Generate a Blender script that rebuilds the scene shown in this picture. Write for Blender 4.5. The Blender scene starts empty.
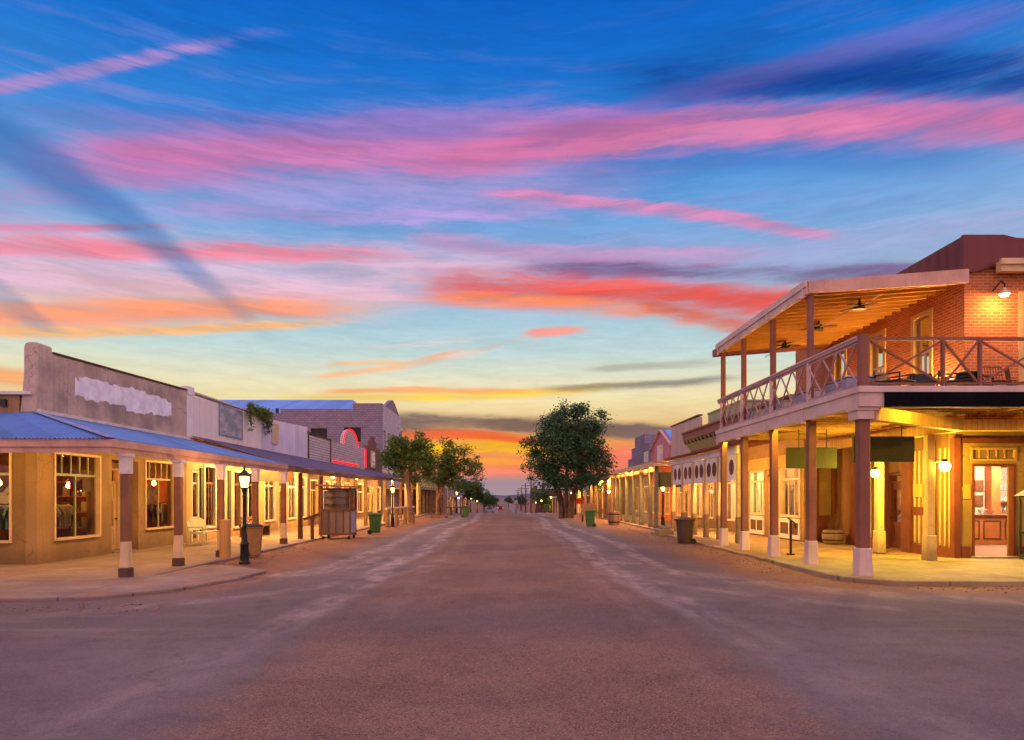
import bpy, bmesh, math, random
from mathutils import Vector, Matrix
R = math.radians
rnd = random.Random(7)
scene = bpy.context.scene
C = scene.collection

def lin(h):
    if isinstance(h, (tuple, list)): return tuple(h[:3])
    h = h.lstrip('#'); out = []
    for i in (0, 2, 4):
        c = int(h[i:i+2], 16) / 255
        out.append(c / 12.92 if c <= .04045 else ((c + .055) / 1.055) ** 2.4)
    return tuple(out)

# ------------------------------------------------------------------ node helpers
class G:
    """small helper around one node tree"""
    def __init__(s, nt): s.nt = nt
    def new(s, t, **kw):
        n = s.nt.nodes.new(t)
        for k, v in kw.items(): setattr(n, k, v)
        return n
    def put(s, sock, v):
        if isinstance(v, bpy.types.NodeSocket): s.nt.links.new(v, sock)
        elif isinstance(v, (tuple, list)):
            v = tuple(v)
            if sock.type == 'RGBA' and len(v) == 3: v = v + (1,)
            sock.default_value = v
        else:
            if sock.type == 'RGBA': v = (v, v, v, 1)
            sock.default_value = v
    def m(s, op, a, b=None, c=None, clamp=False):
        n = s.new('ShaderNodeMath', operation=op, use_clamp=clamp)
        s.put(n.inputs[0], a)
        if b is not None: s.put(n.inputs[1], b)
        if c is not None: s.put(n.inputs[2], c)
        return n.outputs[0]
    def add(s, a, b): return s.m('ADD', a, b)
    def sub(s, a, b): return s.m('SUBTRACT', a, b)
    def mul(s, a, b): return s.m('MULTIPLY', a, b)
    def div(s, a, b): return s.m('DIVIDE', a, b)
    def ss(s, v, a, b, lo=0., hi=1.):
        n = s.new('ShaderNodeMapRange', interpolation_type='SMOOTHSTEP')
        s.put(n.inputs[0], v); s.put(n.inputs[1], a); s.put(n.inputs[2], b); s.put(n.inputs[3], lo); s.put(n.inputs[4], hi)
        return n.outputs[0]
    def mix(s, f, a, b, blend='MIX'):
        n = s.new('ShaderNodeMix', data_type='RGBA', blend_type=blend)
        s.put(n.inputs[0], f); s.put(n.inputs[6], a); s.put(n.inputs[7], b)
        return n.outputs[2]
    def vec(s, x=0., y=0., z=0.):
        n = s.new('ShaderNodeCombineXYZ')
        for i, v in enumerate((x, y, z)): s.put(n.inputs[i], v)
        return n.outputs[0]
    def sep(s, v):
        n = s.new('ShaderNodeSeparateXYZ'); s.put(n.inputs[0], v); return n.outputs
    def noise(s, v, scale=1., detail=3., rough=.5, dist=0., dims='3D'):
        n = s.new('ShaderNodeTexNoise', noise_dimensions=dims)
        s.put(n.inputs['Vector'], v); n.inputs['Scale'].default_value = scale
        n.inputs['Detail'].default_value = detail; n.inputs['Roughness'].default_value = rough
        n.inputs['Distortion'].default_value = dist
        return n.outputs[0]
    def vmul(s, v, k):
        n = s.new('ShaderNodeVectorMath', operation='MULTIPLY'); s.put(n.inputs[0], v); s.put(n.inputs[1], k); return n.outputs[0]
    def ramp(s, f, stops, interp='LINEAR'):
        n = s.new('ShaderNodeValToRGB'); r = n.color_ramp; r.interpolation = interp
        while len(r.elements) < len(stops): r.elements.new(.5)
        for e, (p, c) in zip(r.elements, stops): e.position = p; e.color = tuple(c) + (1,)
        s.put(n.inputs[0], f); return n.outputs[0]
    def bump(s, h, strength=.3, dist=.02):
        n = s.new('ShaderNodeBump'); n.inputs['Strength'].default_value = strength; n.inputs['Distance'].default_value = dist
        s.put(n.inputs['Height'], h); return n.outputs[0]

def newmat(name):
    m = bpy.data.materials.new(name); m.use_nodes = True
    nt = m.node_tree; b = nt.nodes['Principled BSDF']; g = G(nt)
    return m, g, b

def pos(g): return g.new('ShaderNodeNewGeometry').outputs['Position']

def pmat(name, col, rough=.75, var=.22, scale=1.3, bump=.25, bscale=35., metal=0., streak=.25, tint=None, spec=.4, foot=0.):
    """weathered plain surface: broad blotches, fine grain, rain streaks"""
    m, g, b = newmat(name); col = lin(col); p = pos(g)
    n1 = g.noise(p, scale, 5, .6); n2 = g.noise(p, bscale, 3, .6)
    st = g.noise(g.vmul(p, (9., 9., .7)), 1., 3, .6)
    dark = tuple(c * (1 - var) for c in col); lite = tuple(min(1, c * (1 + var)) for c in (lin(tint) if tint else col))
    c = g.mix(g.ss(n1, .32, .68), dark, lite)
    c = g.mix(g.mul(g.ss(st, .5, .78), streak), c, tuple(x * .55 for x in col))
    c = g.mix(g.mul(g.ss(n2, .45, .75), .22), c, tuple(x * .6 for x in col))
    if foot:
        z = g.sep(p)[2]; n3 = g.noise(p, 2.6, 5, .65)
        c = g.mix(g.mul(g.ss(g.add(z, g.mul(n3, -.9)), .25, -.4), foot), c, tuple(x * .42 for x in lin('#9A7A60')))
        vo = g.new('ShaderNodeTexVoronoi', feature='DISTANCE_TO_EDGE'); vo.inputs['Scale'].default_value = .55
        wv = g.new('ShaderNodeVectorMath', operation='ADD'); g.put(wv.inputs[0], p); nz = g.new('ShaderNodeTexNoise'); g.put(nz.inputs['Vector'], p); nz.inputs['Scale'].default_value = 1.7; nz.inputs['Detail'].default_value = 5.; g.put(wv.inputs[1], nz.outputs['Color']); g.put(vo.inputs['Vector'], wv.outputs[0])
        crack = g.mul(g.ss(vo.outputs['Distance'], .007, .002), g.ss(n1, .45, .6))
        c = g.mix(g.mul(crack, .6), c, tuple(x * .3 for x in col))
    g.put(b.inputs['Base Color'], c)
    g.put(b.inputs['Roughness'], g.ss(n2, .2, .8, max(.05, rough - .1), min(1, rough + .12)))
    b.inputs['Metallic'].default_value = metal; b.inputs['Specular IOR Level'].default_value = spec
    g.put(b.inputs['Normal'], g.bump(g.add(g.mul(n1, .5), n2), bump, .01))
    return m

def brickmat(name, c1, c2, mortar, bw=.23, bh=.078, rough=.85, bump=.6, paint=None, msize=.012):
    m, g, b = newmat(name); p = pos(g); o = g.sep(p)
    v = g.vec(g.add(o[0], o[1]), o[2], 0.)
    t = g.new('ShaderNodeTexBrick'); g.put(t.inputs['Vector'], v)
    t.inputs['Scale'].default_value = 1.; t.inputs['Brick Width'].default_value = bw; t.inputs['Row Height'].default_value = bh
    t.inputs['Mortar Size'].default_value = msize; t.inputs['Mortar Smooth'].default_value = .3; t.inputs['Bias'].default_value = 0.
    g.put(t.inputs['Color1'], lin(c1)); g.put(t.inputs['Color2'], lin(c2)); g.put(t.inputs['Mortar'], lin(mortar))
    n1 = g.noise(p, 1.1, 5, .65); n2 = g.noise(p, 28, 4, .6)
    c = g.mix(g.mul(g.ss(n1, .4, .75), .45), t.outputs[0], tuple(x * .5 for x in lin(c1)))
    c = g.mix(g.mul(g.ss(n2, .5, .8), .35), c, tuple(x * .6 for x in lin(c2)))
    g.put(b.inputs['Base Color'], c); b.inputs['Roughness'].default_value = rough
    h = g.add(g.mul(g.sub(1., t.outputs[1]), 1.), g.mul(n2, .4))
    g.put(b.inputs['Normal'], g.bump(h, bump, .012))
    return m

def boardmat(name, col, width=.15, horiz=False, rough=.75, var=.3, gap=.04, streak=.3, tint=None, metal=0.):
    m, g, b = newmat(name); p = pos(g); o = g.sep(p); col = lin(col)
    u = o[2] if horiz else g.add(o[0], o[1]); w = g.add(o[0], o[1]) if horiz else o[2]
    k = g.div(u, width); fr = g.m('FRACT', k); idn = g.m('FLOOR', k)
    wn = g.new('ShaderNodeTexWhiteNoise', noise_dimensions='1D'); g.put(wn.inputs['W'], idn)
    grain = g.noise(g.vec(g.mul(u, 60.), g.mul(w, 3.), idn), 1., 4, .65)
    blot = g.noise(p, 1.2, 5, .65); st = g.noise(g.vec(g.mul(u, 9.), g.mul(w, .6), 3.), 1., 4, .6)
    c = g.mix(wn.outputs[0], tuple(x * (1 - var) for x in col), tuple(min(1, x * (1 + var)) for x in (lin(tint) if tint else col)))
    c = g.mix(g.mul(g.ss(grain, .45, .75), .35), c, tuple(x * .5 for x in col))
    c = g.mix(g.mul(g.ss(g.mul(g.add(blot, st), .5), .46, .68), streak), c, tuple(x * .45 for x in col))
    edge = g.m('MINIMUM', fr, g.sub(1., fr)); e = g.ss(edge, 0., gap)
    c = g.mix(e, tuple(x * .25 for x in col), c)
    g.put(b.inputs['Base Color'], c); b.inputs['Roughness'].default_value = rough; b.inputs['Metallic'].default_value = metal
    g.put(b.inputs['Normal'], g.bump(g.add(e, g.mul(grain, .3)), .5, .01))
    return m

def corrmat(name, col, pitch=.09, rough=.45, metal=.4, rust=.2, axis='xy', bump=.8):
    m, g, b = newmat(name); p = pos(g); o = g.sep(p); col = lin(col)
    u = {'xy': g.add(o[0], o[1]), 'x': o[0], 'y': o[1]}[axis]
    s = g.m('SINE', g.mul(u, 2 * math.pi / pitch)); n1 = g.noise(p, .9, 5, .6); st = g.noise(g.vmul(p, (6., 6., .5)), 1., 4, .6)
    sh = g.m('FLOOR', g.div(u, .82)); wn = g.new('ShaderNodeTexWhiteNoise', noise_dimensions='1D'); g.put(wn.inputs['W'], sh)
    c = g.mix(wn.outputs[0], tuple(x * .82 for x in col), tuple(min(1, x * 1.15) for x in col))
    c = g.mix(g.mul(g.ss(g.mul(g.add(n1, st), .5), .48, .65), rust), c, (.16, .09, .06))
    g.put(b.inputs['Base Color'], c); b.inputs['Metallic'].default_value = metal
    g.put(b.inputs['Roughness'], g.ss(n1, .3, .7, rough - .08, rough + .15))
    if bump: g.put(b.inputs['Normal'], g.bump(s, bump, .015))
    return m

def emat(name, col, strength):
    m = bpy.data.materials.new(name); m.use_nodes = True; nt = m.node_tree; nt.nodes.clear(); g = G(nt)
    e = g.new('ShaderNodeEmission'); g.put(e.inputs[0], lin(col)); e.inputs[1].default_value = strength
    o = g.new('ShaderNodeOutputMaterial'); nt.links.new(e.outputs[0], o.inputs[0]); return m

def glassmat(name, tint=(.85, .85, .82), refl=.06, rough=.02):
    m = bpy.data.materials.new(name); m.use_nodes = True; nt = m.node_tree; nt.nodes.clear(); g = G(nt)
    tr = g.new('ShaderNodeBsdfTransparent'); g.put(tr.inputs[0], tint)
    gl = g.new('ShaderNodeBsdfGlossy'); g.put(gl.inputs[0], (.9, .9, .9)); gl.inputs['Roughness'].default_value = rough
    lw = g.new('ShaderNodeFresnel'); lw.inputs[0].default_value = 1.45
    wob = g.noise(pos(g), 2.2, 2, .5); g.put(gl.inputs['Normal'], g.bump(wob, .06, .05))
    f = g.m('ADD', g.mul(lw.outputs[0], .8), refl, clamp=True)
    mx = g.new('ShaderNodeMixShader'); g.put(mx.inputs[0], f); nt.links.new(tr.outputs[0], mx.inputs[1]); nt.links.new(gl.outputs[0], mx.inputs[2])
    o = g.new('ShaderNodeOutputMaterial'); nt.links.new(mx.outputs[0], o.inputs[0]); return m

def goodsmat(name, sat=.75, val=.5, rough=.6, per_obj=True):
    m, g, b = newmat(name)
    r = g.new('ShaderNodeObjectInfo').outputs['Random'] if per_obj else g.new('ShaderNodeNewGeometry').outputs['Random Per Island']
    cc = g.new('ShaderNodeCombineColor', mode='HSV')
    r2 = g.m('FRACT', g.mul(r, 37.7)); r3 = g.m('FRACT', g.mul(r, 91.3))
    g.put(cc.inputs[0], r); g.put(cc.inputs[1], g.mul(r2, sat)); g.put(cc.inputs[2], g.add(.06, g.mul(r3, val)))
    n = g.noise(pos(g), 22, 3, .6)
    c = g.mix(g.mul(g.ss(n, .45, .6), .5), cc.outputs[0], (.3, .24, .16))
    g.put(b.inputs['Base Color'], c); b.inputs['Roughness'].default_value = rough
    return m

def leafmat(name, c1, c2, trans=.35):
    m = bpy.data.materials.new(name); m.use_nodes = True; nt = m.node_tree; nt.nodes.clear(); g = G(nt)
    r = g.new('ShaderNodeNewGeometry').outputs['Random Per Island']; n = g.noise(pos(g), .7, 3, .6)
    f = g.m('ADD', g.mul(r, .55), g.mul(g.ss(n, .3, .7), .45), clamp=True)
    c = g.mix(f, lin(c1), lin(c2))
    d = g.new('ShaderNodeBsdfPrincipled'); g.put(d.inputs['Base Color'], c); d.inputs['Roughness'].default_value = .55
    t = g.new('ShaderNodeBsdfTranslucent'); g.put(t.inputs[0], c)
    mx = g.new('ShaderNodeMixShader'); mx.inputs[0].default_value = trans
    nt.links.new(d.outputs[0], mx.inputs[1]); nt.links.new(t.outputs[0], mx.inputs[2])
    o = g.new('ShaderNodeOutputMaterial'); nt.links.new(mx.outputs[0], o.inputs[0]); return m

# ------------------------------------------------------------------ mesh helpers
class Fr:
    """a wall frame: s runs along the wall, n points out of it, z up"""
    def __init__(f, o, s, n): f.o, f.s, f.n = o, s, n
    def p(f, s, n, z): return (f.o[0] + f.s[0]*s + f.n[0]*n, f.o[1] + f.s[1]*s + f.n[1]*n, z)

ORG = {}
def link(o, parent=None, org=None):
    C.objects.link(o)
    if parent is not None: o.parent = parent
    ORG[o.name] = org or Vector((0, 0, 0)); return o

class MB:
    def __init__(s): s.v = []; s.f = []
    def hexa(s, c):
        i = len(s.v); s.v += [tuple(x) for x in c]
        s.f += [tuple(i + k for k in q) for q in ((0,3,2,1),(4,5,6,7),(0,1,5,4),(1,2,6,5),(2,3,7,6),(3,0,4,7))]; return s
    def w(s, x0, x1, y0, y1, z0, z1):
        return s.hexa([(x0,y0,z0),(x1,y0,z0),(x1,y1,z0),(x0,y1,z0),(x0,y0,z1),(x1,y0,z1),(x1,y1,z1),(x0,y1,z1)])
    def b(s, F, s0, s1, n0, n1, z0, z1):
        return s.hexa([F.p(*q) for q in ((s0,n0,z0),(s1,n0,z0),(s1,n1,z0),(s0,n1,z0),(s0,n0,z1),(s1,n0,z1),(s1,n1,z1),(s0,n1,z1))])
    def bar(s, p, q, w, h, up=(0,0,1)):
        p, q = Vector(p), Vector(q); d = (q - p).normalized(); u = Vector(up)
        a = d.cross(u)
        if a.length < 1e-4: a = d.cross(Vector((1,0,0)))
        a.normalize(); u = a.cross(d).normalized(); a *= w/2; u *= h/2
        return s.hexa([p-a-u, p+a-u, q+a-u, q-a-u, p-a+u, p+a+u, q+a+u, q-a+u])
    def cyl(s, p, q, r0, r1=None, seg=10, caps=True):
        r1 = r0 if r1 is None else r1; p, q = Vector(p), Vector(q); d = (q - p).normalized()
        a = d.cross(Vector((0,0,1)));
        if a.length < 1e-3: a = Vector((1,0,0))
        a.normalize(); u = d.cross(a); i = len(s.v)
        for c, r in ((p, r0), (q, r1)):
            for k in range(seg):
                t = 2*math.pi*k/seg; s.v.append(tuple(c + a*(r*math.cos(t)) + u*(r*math.sin(t))))
        for k in range(seg): s.f.append((i+k, i+(k+1)%seg, i+seg+(k+1)%seg, i+seg+k))
        if caps: s.f.append(tuple(i+k for k in reversed(range(seg)))); s.f.append(tuple(i+seg+k for k in range(seg)))
        return s
    def tube(s, pts, rs, seg=8):
        for k in range(len(pts)-1): s.cyl(pts[k], pts[k+1], rs[k], rs[k+1], seg)
        return s
    def lathe(s, c, prof, seg=14, sq=False):
        i = len(s.v); n = len(prof); off = math.pi/4 if sq else 0; seg = 4 if sq else seg; kk = math.sqrt(2) if sq else 1
        for r, z in prof:
            for k in range(seg):
                t = 2*math.pi*k/seg + off; s.v.append((c[0]+r*kk*math.cos(t), c[1]+r*kk*math.sin(t), c[2]+z))
        for j in range(n-1):
            for k in range(seg): s.f.append((i+j*seg+k, i+j*seg+(k+1)%seg, i+(j+1)*seg+(k+1)%seg, i+(j+1)*seg+k))
        s.f.append(tuple(i+k for k in reversed(range(seg)))); s.f.append(tuple(i+(n-1)*seg+k for k in range(seg))); return s
    def ball(s, c, r, seg=12, rings=8, sz=1.):
        return s.lathe(c, [(max(.001, r*math.sin(math.pi*k/rings)), -r*sz*math.cos(math.pi*k/rings)) for k in range(rings+1)], seg)
    def prism(s, pts, off):
        n = len(pts); i = len(s.v); o = Vector(off); s.v += [tuple(p) for p in pts] + [tuple(Vector(p)+o) for p in pts]
        s.f.append(tuple(i+k for k in reversed(range(n)))); s.f.append(tuple(i+n+k for k in range(n)))
        for k in range(n): s.f.append((i+k, i+(k+1)%n, i+n+(k+1)%n, i+n+k))
        return s
    def quad(s, *p):
        i = len(s.v); s.v += [tuple(x) for x in p]; s.f.append(tuple(range(i, i+len(p)))); return s
    def wall(s, F, s0, s1, z0, z1, n0, n1, holes=()):
        """a wall with rectangular openings (sa, sb, za, zb) cut as butted boxes"""
        ss = sorted({s0, s1, *[min(max(h[0], s0), s1) for h in holes], *[min(max(h[1], s0), s1) for h in holes]})
        for a, b in zip(ss, ss[1:]):
            if b - a < 1e-5: continue
            mid = (a + b)/2; hs = sorted([(h[2], h[3]) for h in holes if h[0] < mid < h[1]]); z = z0
            for za, zb in hs:
                if za > z + 1e-5: s.b(F, a, b, n0, n1, z, za)
                z = max(z, zb)
            if z < z1 - 1e-5: s.b(F, a, b, n0, n1, z, z1)
        return s
    def build(s, name, mat, parent=None, bevel=0., smooth=False, fix=True, label=None):
        org = ORG.get(parent.name, Vector((0,0,0))) if parent is not None else Vector((0,0,0))
        me = bpy.data.meshes.new(name); me.from_pydata([tuple(Vector(v)-org) for v in s.v], [], s.f)
        if fix:
            bm = bmesh.new(); bm.from_mesh(me); bmesh.ops.recalc_face_normals(bm, faces=bm.faces); bm.to_mesh(me); bm.free()
        if smooth:
            me.polygons.foreach_set('use_smooth', [True]*len(me.polygons)); me.set_sharp_from_angle(angle=R(38))
        me.materials.append(mat); me.update()
        o = bpy.data.objects.new(name, me); link(o, parent, org)
        if bevel:
            bv = o.modifiers.new('edge', 'BEVEL'); bv.width = bevel; bv.segments = 1; bv.limit_method = 'ANGLE'
        if label: o['label'] = label
        return o

def tag(o, label=None, cat=None, group=None, kind=None):
    for k, v in (('label', label), ('category', cat), ('group', group), ('kind', kind)):
        if v: o[k] = v
    return o
def thing(name, label, cat, loc=(0,0,0), group=None, local=False):
    o = bpy.data.objects.new(name, None); o.empty_display_size = .3
    link(o, None, Vector((0,0,0)) if local else Vector(loc)); o.location = loc
    return tag(o, label, cat, group)
def base_to_origin(o, p):
    """move a single-mesh thing's origin to its base p, leaving it where it is"""
    o.data.transform(Matrix.Translation(-Vector(p))); o.location = p; return o
def dup(root, loc, rotz=0., label=None, group=None, scale=None):
    def cp(o, par):
        c = o.copy(); C.objects.link(c)
        if par is not None: c.parent = par
        for ch in [k for k in bpy.data.objects if k.parent == o]: cp(ch, c)
        return c
    r = cp(root, None); r.location = loc; r.rotation_euler = (0, 0, rotz)
    if scale: r.scale = (scale,)*3
    if label: r['label'] = label
    if group: r['group'] = group
    return r
# ------------------------------------------------------------------ camera
FPX, VX, VY, EYE = 683., 505., 497., 1.8
cam = bpy.data.cameras.new('camera'); cam.sensor_width = 36; cam.lens = 36*FPX/1024
cam.shift_x = (512-VX)/1024; cam.shift_y = (VY-370)/1024; cam.clip_end = 20000
co = bpy.data.objects.new('camera', cam); C.objects.link(co); co.location = (0, 0, EYE); co.rotation_euler = (R(90), 0, 0)
scene.camera = co
scene.view_settings.view_transform = 'Standard'; scene.view_settings.look = 'None'
scene.view_settings.exposure = 0; scene.view_settings.gamma = 1
cy = scene.cycles
cy.use_denoising = True; cy.sample_clamp_indirect = 6; cy.max_bounces = 5; cy.transparent_max_bounces = 16
cy.diffuse_bounces = 3; cy.glossy_bounces = 3; cy.caustics_reflective = False; cy.caustics_refractive = False; cy.use_light_tree = True; cy.use_adaptive_sampling = True; cy.adaptive_threshold = .02; cy.adaptive_min_samples = 16

# ------------------------------------------------------------------ sky (world): dusk, in azimuth / elevation
def az(px): return math.atan((px-VX)/FPX)
def te(px, py):
    u = (px-VX)/FPX; return (VY-py)/FPX/math.sqrt(1+u*u)
def build_world():
    w = bpy.data.worlds.new('World'); scene.world = w; w.use_nodes = True; nt = w.node_tree; nt.nodes.clear(); g = G(nt)
    d = g.new('ShaderNodeTexCoord').outputs['Generated']; x, y, z = g.sep(d)
    h = g.m('SQRT', g.add(g.mul(x, x), g.add(g.mul(y, y), 1e-6)))
    T = g.div(z, h); A = g.m('ARCTAN2', x, y)
    wob = g.sub(g.noise(g.vec(g.mul(A, 2.2), g.mul(T, 7.), 1.), 1., 4, .55), .5)
    wob2 = g.sub(g.noise(g.vec(g.mul(A, 9.), g.mul(T, 34.), 4.), 1., 4, .6), .5)
    TW = g.add(T, g.add(g.mul(wob, .035), g.mul(wob2, .014)))
    # clear sky gradient
    def st(py, c): return (min(1, max(0, (VY-py)/FPX/.8)), lin(c))
    base = g.ramp(g.div(g.add(T, g.mul(wob, .02)), .8), [st(497,'#8C8894'), st(474,'#E08058'), st(455,'#E68A56'), st(440,'#EC9C54'), st(420,'#E6C890'), st(400,'#EFDFAC'),
        st(383,'#E4E0C0'), st(355,'#C0D8D6'), st(322,'#A6CADC'), st(270,'#8DB4DE'), st(215,'#679FDC'), st(150,'#3384D8'), st(75,'#1470CE'), st(0,'#0860C2'), st(-60,'#1068C4')])
    # overhead and behind the camera: high pink dusk veil over lavender blue
    hi = g.ramp(g.m('DIVIDE', T, 3., clamp=True), [(.0, lin('#E8B4A4')), (.12, lin('#E2AEB0')), (.3, lin('#CDA4B8')), (.6, lin('#C49EB2')), (1., lin('#B49AB8'))])
    absA = g.m('ABSOLUTE', A)
    back = g.m('MAXIMUM', g.ss(absA, 1.0, 2.0), g.ss(T, .8, 1.5))
    col = base
    # fine high wisps everywhere
    band = g.mul(g.ss(T, .18, .3), g.ss(T, .74, .5))
    # the cloud streaks: ridges eroded by shared fibrous noise
    fields = [g.noise(g.vec(g.mul(A, fa), g.mul(TW, ft), sd), 1., 5, .62) for fa, ft, sd in ((3.2, 26., 3.1), (4.6, 40., 7.7), (6., 64., 12.3), (2.4, 17., 21.9))]
    fine = g.noise(g.vec(g.add(g.mul(A, 13.), g.mul(TW, 9.)), g.mul(TW, 80.), 5.5), 1., 6, .68)
    idx = [0]
    def S(*a, **k):
        p, up, dn, xr = a[:4]; M = Matrix([[1, q, q*q] for q in (az(s[0]) for s in p)]); k0, k1, k2 = M.inverted() @ Vector([te(*s) for s in p])
        tt = [k0+k1*q+k2*q*q for q in (az(xr[0]+(xr[3]-xr[0])*i/40) for i in range(41))]
        return (min(tt)-1.35*dn/FPX-.03, max(tt)+1.35*up/FPX+.03, a, k)
    # one node group draws one streak; each cloud below is an instance of it
    ng = bpy.data.node_groups.new('cloud_streak', 'ShaderNodeTree'); names = ['A','T','W1','W2','N','V','k0','k1','k2','up','dn','x0','x1','x2','x3','lo','alpha','wv']
    for nme in names: ng.interface.new_socket(nme, in_out='INPUT', socket_type='NodeSocketFloat')
    ng.interface.new_socket('col', in_out='INPUT', socket_type='NodeSocketColor'); ng.interface.new_socket('under', in_out='INPUT', socket_type='NodeSocketColor')
    ng.interface.new_socket('out', in_out='OUTPUT', socket_type='NodeSocketColor')
    q = G(ng); gi = q.new('NodeGroupInput').outputs; I = {s.name: s for s in gi}
    f = q.m('MULTIPLY_ADD', q.m('MULTIPLY_ADD', I['A'], I['k2'], I['k1']), I['A'], I['k0'])
    dl = q.sub(q.m('MULTIPLY_ADD', q.m('MULTIPLY_ADD', I['W1'], .034, q.mul(I['W2'], .016)), I['wv'], I['T']), f)
    pr = q.mul(q.mul(q.ss(dl, I['up'], 0.), q.ss(dl, I['dn'], 0.)), q.mul(q.ss(I['A'], I['x0'], I['x1']), q.ss(I['A'], I['x3'], I['x2'])))
    qq = q.m('MULTIPLY_ADD', q.sub(I['N'], .5), 3.3, pr)
    kk = q.m('MULTIPLY', q.mul(q.ss(qq, q.sub(I['lo'], .3), q.add(I['lo'], 1.0)), q.m('MULTIPLY', pr, 1.5, clamp=True)), I['alpha'], clamp=True)
    vv = q.ss(q.add(q.mul(I['V'], .5), q.mul(I['N'], .5)), .36, .64, .74, 1.2)
    res = q.mix(kk, I['under'], q.mix(1., I['col'], q.vec(vv, vv, vv), 'MULTIPLY'))
    go = q.new('NodeGroupOutput'); ng.links.new(res, go.inputs[0])
    fmix = [g.add(g.mul(n_, .62), g.mul(fine, .38)) for n_ in fields]
    def SB(under, p, up, dn, xr, c, alpha, seed, lo=.36, hi_=.62, fib=34., fa=5., wv=1.):
        a = [az(s[0]) for s in p]; t = [te(*s) for s in p]
        k0, k1, k2 = Matrix([[1, k, k*k] for k in a]).inverted() @ Vector(t)
        n = fmix[3 if fib < 25 else 0 if fib < 35 else 1 if fib < 50 else 2]; idx[0] += 1
        node = g.new('ShaderNodeGroup'); node.node_tree = ng
        for nme, v in zip(names, (A, T, wob, wob2, n, fields[idx[0] % 3], k0, k1, k2, up*1.35/FPX, -dn*1.35/FPX, az(xr[0]), az(xr[1]), az(xr[2]), az(xr[3]), lo, min(alpha, .97), wv)): g.put(node.inputs[nme], v)
        g.put(node.inputs['col'], lin(c)); g.put(node.inputs['under'], under); return node.outputs[0]
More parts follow.
